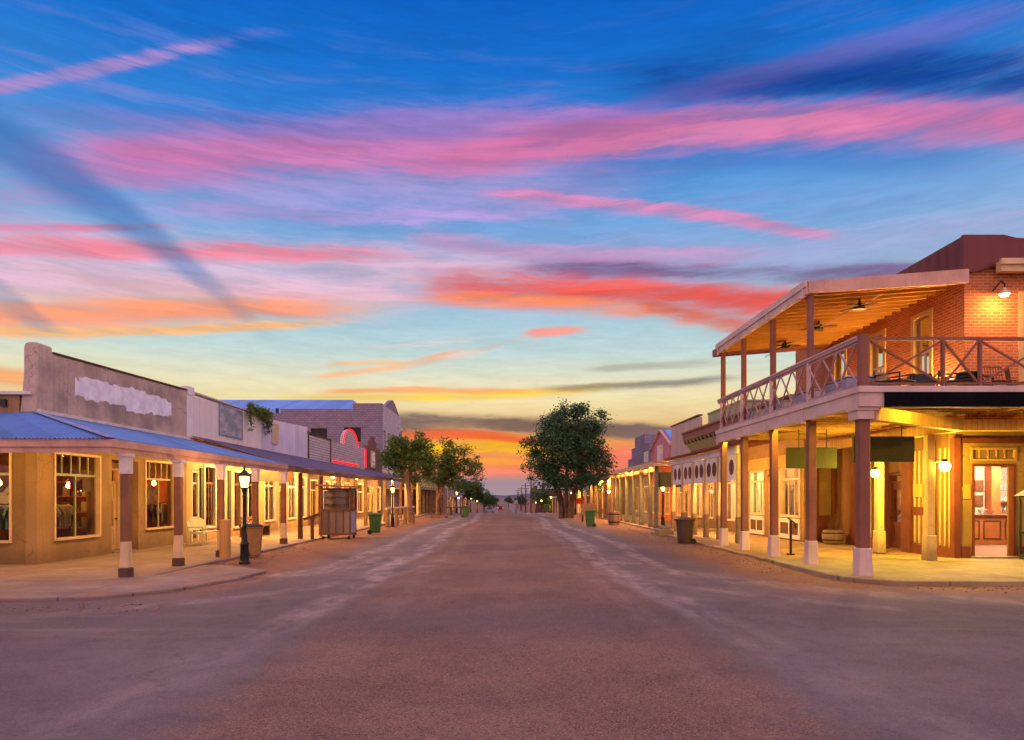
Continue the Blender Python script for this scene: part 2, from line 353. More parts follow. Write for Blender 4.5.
    L = [
     # broad faint veils
     S([(0,262),(250,270),(560,285)], 45, 45, (-800,-300,460,700), '#DAB4CE', .78, 1, .25, .6, 20),
     S([(0,180),(300,180),(640,190)], 55, 50, (-300,60,520,760), '#A698D2', .75, 1, .3, .6, 20),
     S([(-40,292),(150,300),(420,298)], 26, 22, (-700,-200,300,500), '#EFBCAE', .7, 1, .15, .6, 20),
     S([(560,250),(760,262),(1020,240)], 40, 30, (480,640,1000,1300), '#A8A4D4', .5, 1, .3, .6, 20),
     # dark blue upper cloud
     S([(560,100),(800,80),(1020,84)], 46, 26, (520,700,1200,1500), '#0B3C92', .95, 3.1, .3, .7, 14, 3),
     S([(560,165),(700,150),(1020,160)], 18, 30, (500,620,900,1100), '#3C6CB8', .5, 8.1, .3, .7, 20, 3),
     # long pink band across the middle and right
     S([(60,170),(400,140),(1000,128)], 40, 44, (-200,120,560,780), '#C47CBC', .85, 2.2, .3, .6, 24, 4),
     S([(120,152),(330,150),(560,158)], 24, 36, (10,150,440,640), '#CF78AE', .85, 5.2, .32, .6, 30, 5),
     S([(420,162),(640,130),(1020,118)], 24, 32, (300,520,1300,1700), '#CC70A2', .95, 11.7, .22, .5, 26, 4),
     S([(500,168),(640,140),(860,120)], 10, 16, (440,600,820,980), '#E080A8', .6, 4.7, .3, .6, 40, 5),
     S([(60,112),(300,125),(560,100)], 18, 26, (-100,100,430,640), '#7E76C0', .7, 6.6, .35, .65, 26, 4),
     # streak at the upper left
     S([(0,88),(150,58),(300,26)], 11, 9, (-400,-100,120,330), '#B68CC8', .8, 1.3, .3, .5, 52, 5, .5),
     S([(620,110),(820,55),(1010,5)], 18, 20, (500,680,940,1150), '#7468BC', .5, 7.7, .3, .6, 22, 4, .6),
     # thinner pinks
     S([(470,192),(660,208),(860,240)], 8, 13, (430,540,780,900), '#DC86B4', .9, 3.9, .3, .55, 60, 6, .6),
     S([(180,205),(360,215),(540,212)], 14, 14, (60,220,480,640), '#B99ADA', .8, 9.4, .35, .62, 40, 5),
     S([(0,228),(110,228),(200,222)], 5, 6, (-300,-80,120,220), '#DA789E', .85, 2.9, .3, .6, 60, 6, .4),
     S([(-60,248),(200,250),(430,256)], 13, 14, (-500,-100,300,480), '#EE7C90', .9, 8.8, .25, .55, 46, 5, .8),
     S([(430,240),(600,258),(800,250)], 16, 16, (360,460,700,860), '#CE96C4', .75, 6.1, .3, .6, 44, 5),
     S([(0,278),(200,286),(400,290)], 16, 16, (-600,-200,360,480), '#DFB4CC', .75, 1.9, .3, .6, 36, 4),
     # red-orange core over the middle right
     S([(500,268),(760,272),(1000,272)], 13, 14, (420,600,880,1040), '#6E4678', .85, 4.1, .22, .5, 36, 4, .8),
     S([(380,282),(600,292),(860,306)], 22, 26, (360,480,760,960), '#EE584E', .97, 5.5, .2, .48, 34, 4, .8),
     S([(400,300),(560,300),(760,326)], 9, 16, (390,470,690,800), '#FF8E5C', .9, 3.3, .28, .55, 44, 5, .8),
     S([(640,300),(720,318),(800,326)], 11, 14, (580,660,780,900), '#E4685C', .9, 9.9, .28, .55, 40, 5),
     # orange along the left
     S([(-40,318),(180,312),(380,306)], 19, 16, (-600,-200,240,440), '#FA9468', .9, 7.2, .22, .5, 40, 4, .6),
     S([(-40,331),(170,330),(360,318)], 7, 6, (-600,-200,270,400), '#FFB464', .85, 2.6, .2, .5, 50, 4, .5),
     S([(-30,372),(20,378),(60,384)], 12, 12, (-400,-100,20,70), '#F7A468', .9, 3.6, .2, .5, 40, 4, .4),
     # small clouds low over the street
     S([(296,376),(400,364),(480,340)], 5, 6, (290,340,430,490), '#FFB27C', .8, 6.4, .3, .55, 70, 7, .7),
     S([(310,366),(370,362),(430,362)], 5, 4, (300,340,390,440), '#FFB868', .75, 6.4, .3, .55, 70, 7, .7),
     S([(400,368),(470,350),(560,326)], 5, 6, (380,430,490,560), '#EAC2B0', .6, 6.4, .3, .55, 70, 7, .7),
     S([(340,350),(430,340),(520,336)], 7, 6, (330,380,460,540), '#D6D2D0', .6, 6.4, .3, .55, 70, 7, .9),
     S([(525,332),(550,331),(590,328)], 6, 7, (510,540,560,606), '#F88A74', .8, 5.9, .22, .5, 60, 8, .4),
     S([(300,398),(470,396),(640,384)], 7, 7, (230,330,560,680), '#FFD24A', .95, 1.7, .25, .55, 70, 5, .4),
     S([(320,392),(450,390),(560,392)], 5, 5, (290,350,480,600), '#FF9A4A', .8, 8.7, .32, .58, 80, 6, .4),
     S([(530,388),(640,384),(760,374)], 5, 7, (500,580,700,780), '#5F5C66', .75, 7.9, .28, .58, 60, 5, .5),
     S([(600,368),(660,364),(720,360)], 6, 6, (560,620,700,760), '#8D8478', .55, 6.9, .3, .6, 60, 5, .5),
     # fire below the bank, then the bank itself
     S([(440,449),(500,447),(560,454)], 11, 9, (330,430,540,620), '#FFC400', 1.3, 3.7, .2, .45, 60, 4, .45),
     S([(440,462),(500,461),(560,466)], 4, 5, (360,430,540,600), '#FF9C3C', .8, 2.3, .2, .5, 60, 4, .4),
     S([(420,434),(500,437),(600,452)], 7, 8, (340,420,640,760), '#F0562C', 1.1, 5.3, .16, .45, 50, 4, .45),
     S([(560,462),(660,456),(760,450)], 16, 18, (540,600,760,900), '#F07A66', .9, 8.3, .1, .45, 40, 4, .5),
     S([(380,424),(560,427),(700,437)], 10, 10, (300,400,760,1100), '#6F5C5E', .97, 9.1, -.1, .36, 36, 4, 1.1),
     S([(430,471),(510,472),(600,470)], 4, 5, (330,430,700,900), '#EE7B72', .8, 4.9, .15, .5, 50, 4, .3),
    ]
    cuts = (.115, .2, .3, .42)
    def zone(t0, t1):
        col = g.mix(1., base, g.vec(*([g.ss(fine, .3, .7, .93, 1.06)]*3)), 'MULTIPLY')
        if t1 > .18:
            col = g.mix(g.mul(g.mul(g.ss(g.noise(g.vec(g.mul(A, 3.5), g.mul(TW, 26.), 9.), 1., 6, .62), .5, .78), .32), band), col, lin('#C79AC8'))
        if t1 > .3:
            col = g.mix(g.mul(g.mul(g.ss(g.noise(g.vec(g.mul(A, 2.4), g.mul(TW, 15.), 31.), 1., 6, .6), .5, .75), .4), g.ss(T, .3, .5)), col, lin('#0E4A9E'))
        for lo_, hi__, a_, k_ in L:
            if hi__ > t0 and lo_ < t1:
                col = SB(col, *a_, **k_)
        if t0 <= 0:
            # low violet haze bank along the horizon
            edge = g.ss(g.add(T, g.mul(wob2, .012)), te(505,472), te(505,482))
            col = g.mix(g.mul(edge, .95), col, g.ramp(g.div(T, .035), [(0, lin('#8A8A9E')), (.5, lin('#84829A')), (1, lin('#948094'))]))
        if t1 > .2:
            # shadow rays crossing the clouds
            for p, hw, xr, al in (([(0,140),(130,222),(262,330)], 36, (-200,0,170,285), .85), ([(-10,288),(20,308),(62,334)], 18, (-300,-40,30,80), .6)):
                a = [az(q[0]) for q in p]; t = [te(*q) for q in p]
                k0, k1, k2 = Matrix([[1, k, k*k] for k in a]).inverted() @ Vector(t)
                f = g.m('MULTIPLY_ADD', g.m('MULTIPLY_ADD', A, k2, k1), A, k0)
                dl = g.m('ABSOLUTE', g.sub(g.add(T, g.mul(wob2, .012)), f))
                wd = g.ss(A, az(xr[3]), az(0), hw*.35/FPX, hw/FPX)
                k = g.mul(g.ss(g.add(dl, g.mul(g.sub(fine, .5), .012)), wd, g.mul(wd, .2)), g.mul(g.ss(A, az(xr[0]), az(xr[1])), g.ss(A, az(xr[3]), az(xr[2]))))
                ray = g.ramp(g.div(T, .7), [(0, lin('#8C9CB4')), (.36, lin('#7890B0')), (.48, lin('#4A7EAC')), (.62, lin('#2A689C')), (.8, lin('#0C4C92'))])
                col = g.mix(g.mul(g.mul(k, al), g.ss(fine, .25, .6, .7, 1.)), col, g.mix(.55, ray, g.mix(1., col, (.34, .6, .92), 'MULTIPLY')))
        bg = g.new('ShaderNodeBackground'); g.put(bg.inputs[0], col); bg.inputs[1].default_value = 1.; return bg.outputs[0]
    front = zone(-9, cuts[0])
    for t0, t1 in zip(cuts, cuts[1:]+(99,)):
        sh = g.new('ShaderNodeMixShader'); g.put(sh.inputs[0], g.m('GREATER_THAN', T, t0)); nt.links.new(front, sh.inputs[1]); nt.links.new(zone(t0, t1), sh.inputs[2]); front = sh.outputs[0]
    up = g.ss(T, 0., .03)
    n3 = g.noise(g.vec(g.mul(x, 2.2), g.mul(y, 2.2), g.mul(z, 5.)), 1., 5, .6)
    hi = g.mix(g.mul(g.ss(n3, .42, .7), .45), hi, lin('#9AA4D0'))
    sky = g.new('ShaderNodeTexSky', sky_type='NISHITA'); sky.sun_disc = False; sky.sun_elevation = R(1.5); sky.sun_rotation = R(0)
    bg1 = g.new('ShaderNodeBackground'); g.put(bg1.inputs[0], sky.outputs[0]); bg1.inputs[1].default_value = .004
    bgb = g.new('ShaderNodeBackground'); g.put(bgb.inputs[0], hi); bgb.inputs[1].default_value = 1.95
    mx = g.new('ShaderNodeMixShader'); g.put(mx.inputs[0], back); nt.links.new(front, mx.inputs[1]); nt.links.new(bgb.outputs[0], mx.inputs[2])
    ad = g.new('ShaderNodeAddShader'); nt.links.new(bg1.outputs[0], ad.inputs[0]); nt.links.new(mx.outputs[0], ad.inputs[1])
    o = g.new('ShaderNodeOutputWorld'); nt.links.new(ad.outputs[0], o.inputs[0])
    w.cycles.sampling_method = 'NONE'
build_world()
sl = bpy.data.lights.new('sun', 'SUN'); sl.energy = .25; sl.angle = R(14); sl.color = (1., .62, .45)
so = bpy.data.objects.new('sun', sl); C.objects.link(so); so.rotation_euler = (R(-86), 0, 0); so.location = (0, 60, 30)   # afterglow: from the end of the street

# ------------------------------------------------------------------ ground
def gz(y):
    if y < 72: return 0.
    if y < 200: return -(y-72)*.0225*min(1, (y-72)/25)
    return -2.88
def dirt_mat():
    m, g, b = newmat('street_dirt'); p = pos(g); x, y, z = g.sep(p)
    wob = g.mul(g.sub(g.noise(g.vec(g.mul(x, .12), g.mul(y, .1), 0.), 1., 3, .5), .5), 1.6)
    brk = g.add(g.mul(g.noise(g.vec(g.mul(x, 1.8), g.mul(y, .5), 2.), 1., 6, .7), .6), g.mul(g.noise(p, 1.1, 5, .7), .4))
    blot = g.noise(p, .35, 6, .62); mid = g.noise(p, 2.6, 5, .65); fine = g.noise(p, 26., 4, .7); grit = g.noise(p, 95., 2, .6)
    vo = g.new('ShaderNodeTexVoronoi', feature='F1'); g.put(vo.inputs['Vector'], p); vo.inputs['Scale'].default_value = 52.
    vo2 = g.new('ShaderNodeTexVoronoi', feature='F1'); g.put(vo2.inputs['Vector'], p); vo2.inputs['Scale'].default_value = 115.
    peb = g.sep(vo.outputs['Color'])[0]; peb2 = g.sep(vo2.outputs['Color'])[0]
    gravel = g.mix(g.ss(blot, .3, .7), lin('#765A4C'), lin('#94745E'))
    packed = g.mix(g.ss(blot, .35, .65), lin('#6A5E5E'), lin('#7E716E'))
    ax = g.m('ABSOLUTE', g.add(x, g.mul(wob, .5)))
    lane = g.mul(g.ss(g.add(ax, g.mul(g.sub(mid, .5), 1.2)), 2.0, 2.9), g.ss(ax, 6.2, 4.6))
    turn = g.mul(g.ss(g.add(ax, g.mul(g.sub(mid, .5), 1.5)), 2.6, 3.6), g.ss(g.add(y, g.mul(wob, .8)), 14., 12.))
    crs = g.mul(g.ss(g.m('ABSOLUTE', g.sub(g.add(y, g.mul(wob, .7)), 10.2)), 2.2, .5), .55)
    pk = g.m('MAXIMUM', g.m('MAXIMUM', lane, turn), crs)
    base = g.mix(pk, gravel, packed); base = g.mix(g.mul(crs, .8), base, lin('#5E5054'))
    side = g.ss(ax, 4.6, 6.4)
    near = g.ss(y, 11., 15.)
    base = g.mix(g.mul(side, near), base, g.mix(g.ss(mid, .35, .65), lin('#805540'), lin('#9A6A50')))
    def band(dist, wd, al):
        return g.mul(g.mul(g.ss(g.m('ABSOLUTE', dist), wd, wd*.3), g.ss(brk, .4, .66)), al)
    fan = g.mul(g.m('MAXIMUM', g.sub(14., y), 0.), .07)
    wb2 = g.sub(g.noise(g.vec(g.mul(x, .05), g.mul(y, .045), 4.), 1., 2, .5), .5); xs = g.add(x, g.add(g.mul(wob, .3), g.mul(wb2, g.m('MULTIPLY', g.sub(y, 8.), .16, clamp=False)))) if 0 else g.add(x, g.add(g.mul(wob, .3), g.mul(wb2, 2.6)))
    trk = [band(g.sub(xs, g.sub(-2.75, fan)), .5, .85), g.mul(band(g.sub(xs, -4.25), .4, .7), g.ss(y, 13., 20.)), band(g.sub(xs, -1.75), .3, .25),
           band(g.sub(xs, g.add(2.75, fan)), .5, .85), band(g.sub(xs, 2.05), .3, .35), g.mul(band(g.sub(xs, 4.1), .35, .7), g.ss(y, 13., 20.)), band(g.sub(xs, -.1), .5, .1)]
    def arc(cx, cyy, r, wd, al):
        dx = g.sub(x, cx); dy = g.sub(g.add(y, g.mul(wob, .3)), cyy)
        dd = g.sub(g.m('SQRT', g.add(g.mul(dx, dx), g.mul(dy, dy))), r)
        gate = g.mul(g.ss(y, cyy+2, cyy-2), g.ss(g.mul(dx, -1. if cx > 0 else 1.), -.6, 2.))
        return g.mul(band(dd, wd, al), gate)
    trk += [arc(-13.5, 21., 10., .8, .7), arc(-13.5, 20., 11.6, .4, .5), arc(12.5, 20., 9.2, .7, .55), arc(12.5, 20., 10.9, .35, .4)]
    tot = trk[0]
    for t in trk[1:]: tot = g.m('MAXIMUM', tot, t)
    cross = g.mul(g.mul(g.ss(g.m('ABSOLUTE', g.sub(g.add(y, g.mul(wob, .5)), 9.6)), 1.5, .2), g.ss(g.noise(g.vec(g.mul(x, .3), g.mul(y, 1.8), 7.), 1., 5, .65), .45, .7)), g.ss(g.m('ABSOLUTE', x), 2.5, 5.5))
    tot = g.mul(g.m('MAXIMUM', tot, g.mul(cross, .4)), g.ss(y, 6., 17., .3, 1.))
    c = g.mix(tot, base, g.mix(g.ss(mid, .3, .7), lin('#B29E95'), lin('#D6C4B8')))
    c = g.mix(g.mul(g.ss(mid, .48, .72), .35), c, lin('#58423C'))
    loose = g.sub(1., g.mul(g.m('MAXIMUM', pk, tot), .62))
    c = g.mix(g.mul(g.mul(g.ss(peb, .55, .75), g.ss(fine, .35, .6)), g.mul(loose, .36)), c, lin('#33231F'))
    c = g.mix(g.mul(g.mul(g.ss(peb, .3, .12), g.ss(fine, .4, .6)), g.mul(loose, .32)), c, lin('#B08876'))
    c = g.mix(g.mul(g.ss(peb2, .7, .85), g.mul(loose, .55)), c, lin('#2E201E'))
    c = g.mix(g.mul(g.ss(peb2, .2, .1), g.mul(loose, .38)), c, lin('#C0A094'))
    ck = g.new('ShaderNodeTexVoronoi', feature='DISTANCE_TO_EDGE'); ck.inputs['Scale'].default_value = .22
    cw = g.new('ShaderNodeTexNoise'); g.put(cw.inputs['Vector'], p); cw.inputs['Scale'].default_value = .9; cw.inputs['Detail'].default_value = 6.
    cv = g.new('ShaderNodeVectorMath', operation='MULTIPLY_ADD'); g.put(cv.inputs[0], cw.outputs['Color']); g.put(cv.inputs[1], (2.2,2.2,0)); g.put(cv.inputs[2], p); g.put(ck.inputs['Vector'], cv.outputs[0])
    c = g.mix(g.mul(g.mul(g.ss(ck.outputs['Distance'], .006, .0015), g.ss(blot, .5, .62)), g.mul(pk, .2)), c, lin('#2C2224'))
    stn = g.noise(g.vec(g.mul(x, .55), g.mul(y, .3), 11.), 1., 6, .7)
    c = g.mix(g.mul(g.ss(stn, .55, .72), .3), c, lin('#4A3C3C'))
    g.put(b.inputs['Base Color'], c); b.inputs['Roughness'].default_value = .93; b.inputs['Specular IOR Level'].default_value = .25
    hgt = g.add(g.add(g.mul(mid, .5), g.mul(fine, .4)), g.mul(g.mul(peb, loose), .6))
    g.put(b.inputs['Normal'], g.bump(hgt, .75, .035)); return m
M = {}
M['dirt'] = dirt_mat()
M['terrain'] = pmat('dry_plain', '#6A5A52', .95, .3, .02, .2, .5, streak=0)
M['hill'] = pmat('far_hill', '#6E6878', .98, .15, .004, .1, .05, streak=0, spec=0)
def concmat(name, col, joint=1.55):
    m, g, bs = newmat(name); p = pos(g); x, y, z = g.sep(p); col = lin(col)
    n1 = g.noise(p, .6, 6, .65); n2 = g.noise(p, 7., 5, .65); n3 = g.noise(p, 60., 3, .6)
    c = g.mix(g.ss(n1, .3, .7), tuple(q*.72 for q in col), tuple(q*1.18 for q in col))
    c = g.mix(g.mul(g.ss(n2, .52, .75), .35), c, tuple(q*.45 for q in col)); c = g.mix(g.mul(g.ss(n3, .5, .7), .3), c, tuple(q*.5 for q in col))
    wob = g.mul(g.sub(n2, .5), .03); e = None
    for ax in (x, y):
        f = g.m('FRACT', g.div(g.add(ax, wob), joint)); f = g.m('MINIMUM', f, g.sub(1., f)); e = f if e is None else g.m('MINIMUM', e, f)
    j = g.ss(e, .011, .004); c = g.mix(g.mul(j, .75), c, tuple(q*.25 for q in col))
    dust = g.mul(g.ss(g.noise(p, .9, 5, .7), .46, .62), .55); c = g.mix(dust, c, lin('#8A6650'))
    g.put(bs.inputs['Base Color'], c); bs.inputs['Roughness'].default_value = .9; bs.inputs['Specular IOR Level'].default_value = .3
    g.put(bs.inputs['Normal'], g.bump(g.sub(g.add(g.mul(n2, .5), g.mul(n3, .4)), j), .5, .012)); return m
M['concrete'] = concmat('sidewalk_concrete', '#8E7A72'); M['concrete_warm'] = concmat('worn_concrete', '#988A66', 1.8)
M['kerb'] = pmat('kerb_stone', '#8A7266', .9, .25, 1.2, .5, 30, streak=0)

ys = [-60,-20,-5,0,5,10,15,20,30,40,50,60,66,72,76,80,84,88,92,97,105,120,140,170,200,260,340,600,1200,3000,7000]
mb = MB(); xs_ = [-7000,-600,-60,-20,-7,0,7,20,60,600,7000]
for j, yy in enumerate(ys):
    for xx in xs_: mb.v.append((xx, yy, gz(yy)))
nx = len(xs_)
for j in range(len(ys)-1):
    for i in range(nx-1): mb.f.append((j*nx+i, j*nx+i+1, (j+1)*nx+i+1, (j+1)*nx+i))
tag(mb.build('ground', M['dirt'], fix=False), kind='structure')
# hills on the horizon
mb = MB(); n = 160
for k in range(n+1):
    a = -1.5 + 3.0*k/n; xx, yy = 5200*math.sin(a), 5200*math.cos(a)
    hh = 28 + 10*math.sin(k*.31) + 7*math.sin(k*.83+1) + 4*math.sin(k*2.1)
    mb.v += [(xx, yy, -10), (xx*1.03, yy*1.03, hh*.75), (xx*1.08, yy*1.08, hh)]
for k in range(n):
    for q in (0, 1): mb.f.append((k*3+q, k*3+3+q, k*3+4+q, k*3+1+q))
tag(mb.build('hills', M['hill']), kind='structure')

# sidewalks: raised slabs with worn edges
def slab(name, pts, z0, z1, mat, joints=None):
    mb = MB(); mb.prism([(x, y, z0) for x, y in pts], (0, 0, z1-z0))
    return tag(mb.build(name, mat, bevel=.015), kind='structure')
def jag(x, y0, y1, step=1.6, amp=.07, side=1):
    out = []; y = y0
    while y < y1: out.append((x + rnd.uniform(-amp, amp), y)); y += step
    out.append((x, y1)); return out
def arcp(cx, cyy, r, a0, a1, n=8): return [(cx+r*math.cos(R(a0+(a1-a0)*k/n)), cyy+r*math.sin(R(a0+(a1-a0)*k/n))) for k in range(n+1)]
slab('sidewalk', [(-24, 24), (-24, 14.1), (-9.2, 14.1)] + arcp(-8.9, 15.2, 1.1, -90, 0) + jag(-7.8, 16.5, 72) + [(-13.5, 72), (-13.5, 24)], -.05, .07, M['concrete'])
slab('sidewalk', [(24, 13.8), (24, 19.2), (7.3, 19.2), (7.18, 18.2), (7.15, 16.5)] + arcp(8.45, 15.1, 1.3, 180, 270), -.05, .1, M['concrete_warm'])
M['earth'] = pmat('trodden_earth', '#9C7A52', .93, .25, .9, .7, 26, streak=0)
slab('dirt_walk', [(24, 19.203), (24, 30), (13.5, 30), (13.5, 34)] + jag(7.3, 19.203, 34, .9, .16)[::-1], -.05, .075, M['earth'])
slab('sidewalk', [(13.5, 36.2), (13.5, 72)] + jag(8.0, 36.2, 72)[::-1], -.05, .09, M['concrete_warm'])
# curved concrete ramp at the left corner
mb = MB(); ap = [(-24,12.6),(-14,12.3),(-10.4,11.9),(-8.8,11.7),(-7.2,11.9),(-6.3,12.9),(-5.75,14.6),(-5.65,16.2),(-6.9,17.3),(-7.72,17.5),(-7.75,15.3),(-8.9,14.2),(-24,14.2)]
mb.prism([(x, y, -.04) for x, y in ap], (0, 0, .104)); tag(mb.build('corner_ramp', M['concrete'], bevel=.02), kind='structure')

# loose gravel gathered along the road edges
mb = MB(); rg = random.Random(12)
for k in range(900):
    s = rg.choice((-1, 1)); y = 11 + 34*rg.random()**1.6
    xk = (7.75 if s < 0 else 7.1); x = s*(xk - abs(rg.gauss(0, .55))) if y > 17 else s*(5.2+rg.random()*3.5)
    if y < 17.4 and s < 0: y = 11.5 - rg.random()*.8; x = -rg.uniform(5.5, 13)
    if y < 16 and s > 0: y = 13.7 - abs(rg.gauss(0,.4)); x = rg.uniform(8, 15)
    r = rg.uniform(.008, .03); mb.lathe((x, y, r*.3), [(r*.5,-r*.5),(r,0),(r*.6,r*.55)], 5)
M['stone'] = pmat('loose_stone', '#86685A', .9, .4, 9., .3, 40, streak=0)
tag(mb.build('loose_gravel', M['stone']), 'loose gravel and small stones gathered along the road edges', 'gravel', kind='stuff')
# ------------------------------------------------------------------ materials
M['stucco'] = pmat('mauve_stucco', '#A8958A', .9, .2, .8, .9, 14, streak=.5, tint='#BCA898', foot=.01)
M['stucco_patch'] = pmat('whitewash_patch', '#F2EEF4', .9, .14, 2.5, .2, 20, streak=.1)
M['tan'] = pmat('tan_painted_plaster', '#9A7A54', .8, .16, .8, .4, 20, streak=.3, foot=.6)
M['tan_dark'] = pmat('darker_tan_plaster', '#846840', .8, .16, .8, .4, 20, streak=.3, foot=.6)  # darker tan tone, used on the front wall
M['cream_trim'] = pmat('cream_painted_trim', '#D6B98C', .6, .1, 2., .15, 50, streak=.1)
M['white_trim'] = pmat('white_painted_trim', '#D8CFC6', .6, .12, 2., .15, 50, streak=.2)
M['pinkwood'] = pmat('faded_fascia_paint', '#C79E8C', .7, .16, 1.6, .3, 40, streak=.3)
M['green_trim'] = pmat('pale_green_trim', '#9DA27C', .6, .1, 2., .15, 50)
M['brown_post'] = pmat('brown_post_paint', '#86593E', .65, .18, 2., .25, 45, streak=.2)
M['dark_stone'] = pmat('dark_post_foot', '#5F4234', .85, .25, 4., .4, 40)
M['blue_tin'] = corrmat('blue_tin_awning', '#5E8AC6', .076, .45, .15, .3, bump=0)  # blue tin paint, with the sky's blue reflection put into the colour
M['purple_tin'] = corrmat('weathered_tin_awning', '#6E6580', .08, .5, .3, .45, bump=.6)
M['hip_tin'] = pmat('faded_ridge_tin', '#8E98B8', .5, .15, 2., .2, 30, streak=.2)
M['blue_roof'] = corrmat('blue_standing_seam_roof', '#6FA0E0', .45, .5, .1, .08, axis='x', bump=.5)
M['white_boards'] = boardmat('white_board_facade', '#EEE7E4', .55, var=.06, gap=.012, streak=.25)
M['gray_tin'] = corrmat('gray_tin_facade', '#D2D0EA', .3, .6, .0, .2, bump=.4)
M['white_brick'] = brickmat('white_painted_brick', '#DCD2D0', '#C4B8B8', '#7A6E72', .3, .17, msize=.02)
M['purple_brick'] = brickmat('mauve_block_wall', '#968C9E', '#887E92', '#564C5C', .42, .22, msize=.014, bump=.8)
M['pale_brick'] = brickmat('whitewashed_front_brick', '#DCD6DC', '#C0B8C2', '#6A6070', .4, .17, msize=.02)
M['red_brick'] = brickmat('red_brick', '#C06A3C', '#A85430', '#C09468', .22, .075, msize=.012, bump=.7)
M['brown_brick'] = brickmat('brown_brick', '#8C5A50', '#7A4A44', '#5A423E', .26, .09)
M['brown_wood'] = pmat('dark_brown_wood', '#5A3826', .7, .25, 2., .3, 40, streak=.3)
M['raw_wood'] = boardmat('weathered_wood', '#8E6E50', .14, var=.25)
M['raw_post'] = pmat('weathered_post_wood', '#7E6248', .8, .28, 2.5, .5, 40, streak=.5)
M['black'] = pmat('black_iron', '#17171A', .45, .3, 6., .2, 60, streak=0)
M['floor_wood'] = boardmat('plank_floor', '#7A4E30', .14, horiz=False)
M['room_wall'] = pmat('shop_wall', '#5E3A20', .85, .4, .8, .2, 20)
M['room_pale'] = pmat('pale_shop_wall', '#D2B48C', .85, .15, .8, .2, 20)
M['glass'] = glassmat('window_glass', refl=.0)
M['goods'] = goodsmat('coloured_goods'); M['cloth'] = goodsmat('coloured_cloth', .7, .6, .9)
M['tube'] = emat('warm_tube', '#FFC98A', 90.); M['tube_dim'] = emat('dim_warm_tube', '#FF9C4C', 80.)
M['pendant'] = emat('added_pendant_glow', '#FF8A34', 150.); M['tube_low'] = emat('low_warm_tube', '#FFA858', 30.); M['tube_white'] = emat('white_tube', '#FFDDB4', 330.); M['tube_green'] = emat('greenish_tube', '#D8FFC8', 420.)
M['bulb'] = emat('lamp_glow', '#FFBE66', 2300.); M['bulb_y'] = emat('yellow_lamp_glow', '#FFD838', 1500.)
def shellmat(name, col, strength, op=.55):
    """lit lamp glass: lets the bulb inside shine through and glows itself"""
    m = bpy.data.materials.new(name); m.use_nodes = True; nt = m.node_tree; nt.nodes.clear(); g = G(nt)
    tr = g.new('ShaderNodeBsdfTransparent'); e = g.new('ShaderNodeEmission'); g.put(e.inputs[0], lin(col)); e.inputs[1].default_value = strength
    mx = g.new('ShaderNodeMixShader'); mx.inputs[0].default_value = op; nt.links.new(tr.outputs[0], mx.inputs[1]); nt.links.new(e.outputs[0], mx.inputs[2])
    o = g.new('ShaderNodeOutputMaterial'); nt.links.new(mx.outputs[0], o.inputs[0]); return m
M['shell'] = shellmat('lit_lamp_glass', '#FFC25A', 16.); M['shell_y'] = shellmat('lit_yellow_glass', '#FFCC48', 34.)
def bulb_light(parent, loc, watts, col, r=.045):
    l = bpy.data.lights.new('bulb', 'POINT'); l.energy = watts; l.color = lin(col); l.shadow_soft_size = r
    o = bpy.data.objects.new('bulb', l); C.objects.link(o); o.parent = parent; o.location = Vector(loc) - ORG.get(parent.name, Vector((0,0,0))); return o

XL, XR = -12.0, 11.7
FL = Fr((XL, 0), (0, 1), (1, 0))
def FLx(x): return Fr((x, 0), (0, 1), (1, 0))
def FRx(x): return Fr((x, 0), (0, 1), (-1, 0))
def FF(y): return Fr((0, y), (1, 0), (0, -1))

M['cream_wall'] = pmat('cream_wall_paint', '#C4A46E', .7, .16, .8, .25, 25, streak=.3, foot=.6)
M['shutter'] = boardmat('dark_shutter', '#2A2420', .08, True, var=.15)
# ------------------------------------------------------------------ building parts
def window(root, F, s0, s1, z0, z1, mat, n=0., fw=.09, mull=(), trans=None, tl=(), depth=.12, sash=None, label=None, glass='glass', thin=.045):
    """frame with mullions as one part, its glass as a sub-part"""
    mb = MB(); a, b = n - depth, n + .035
    mb.b(F, s0-fw, s0, a, b, z0-fw, z1+fw); mb.b(F, s1, s1+fw, a, b, z0-fw, z1+fw)
    mb.b(F, s0, s1, a, b, z1, z1+fw); mb.b(F, s0, s1, a, b+.03, z0-fw, z0)
    fr = mb.build('window', M[mat], root, label=label)
    sm = MB(); sp = M[sash] if sash else M[mat]; c, d = n - depth + .02, n - depth + .07; t = thin/2; any_ = False
    top = trans if trans else z1
    for k in mull: sm.b(F, s0+(s1-s0)*k-t, s0+(s1-s0)*k+t, c, d, z0, top-t if trans else top); any_ = True
    if trans:
        sm.b(F, s0, s1, c, d+.01, trans-t, trans+t*2); any_ = True
        for k in tl: sm.b(F, s0+(s1-s0)*k-t*.8, s0+(s1-s0)*k+t*.8, c, d, trans+t*2, z1)
    if any_: sm.build('muntin', sp, fr)
    g = MB(); m_ = n - depth + .045; g.quad(F.p(s0, m_, z0), F.p(s1, m_, z0), F.p(s1, m_, z1), F.p(s0, m_, z1)); g.build('pane', M[glass], fr)
    return fr
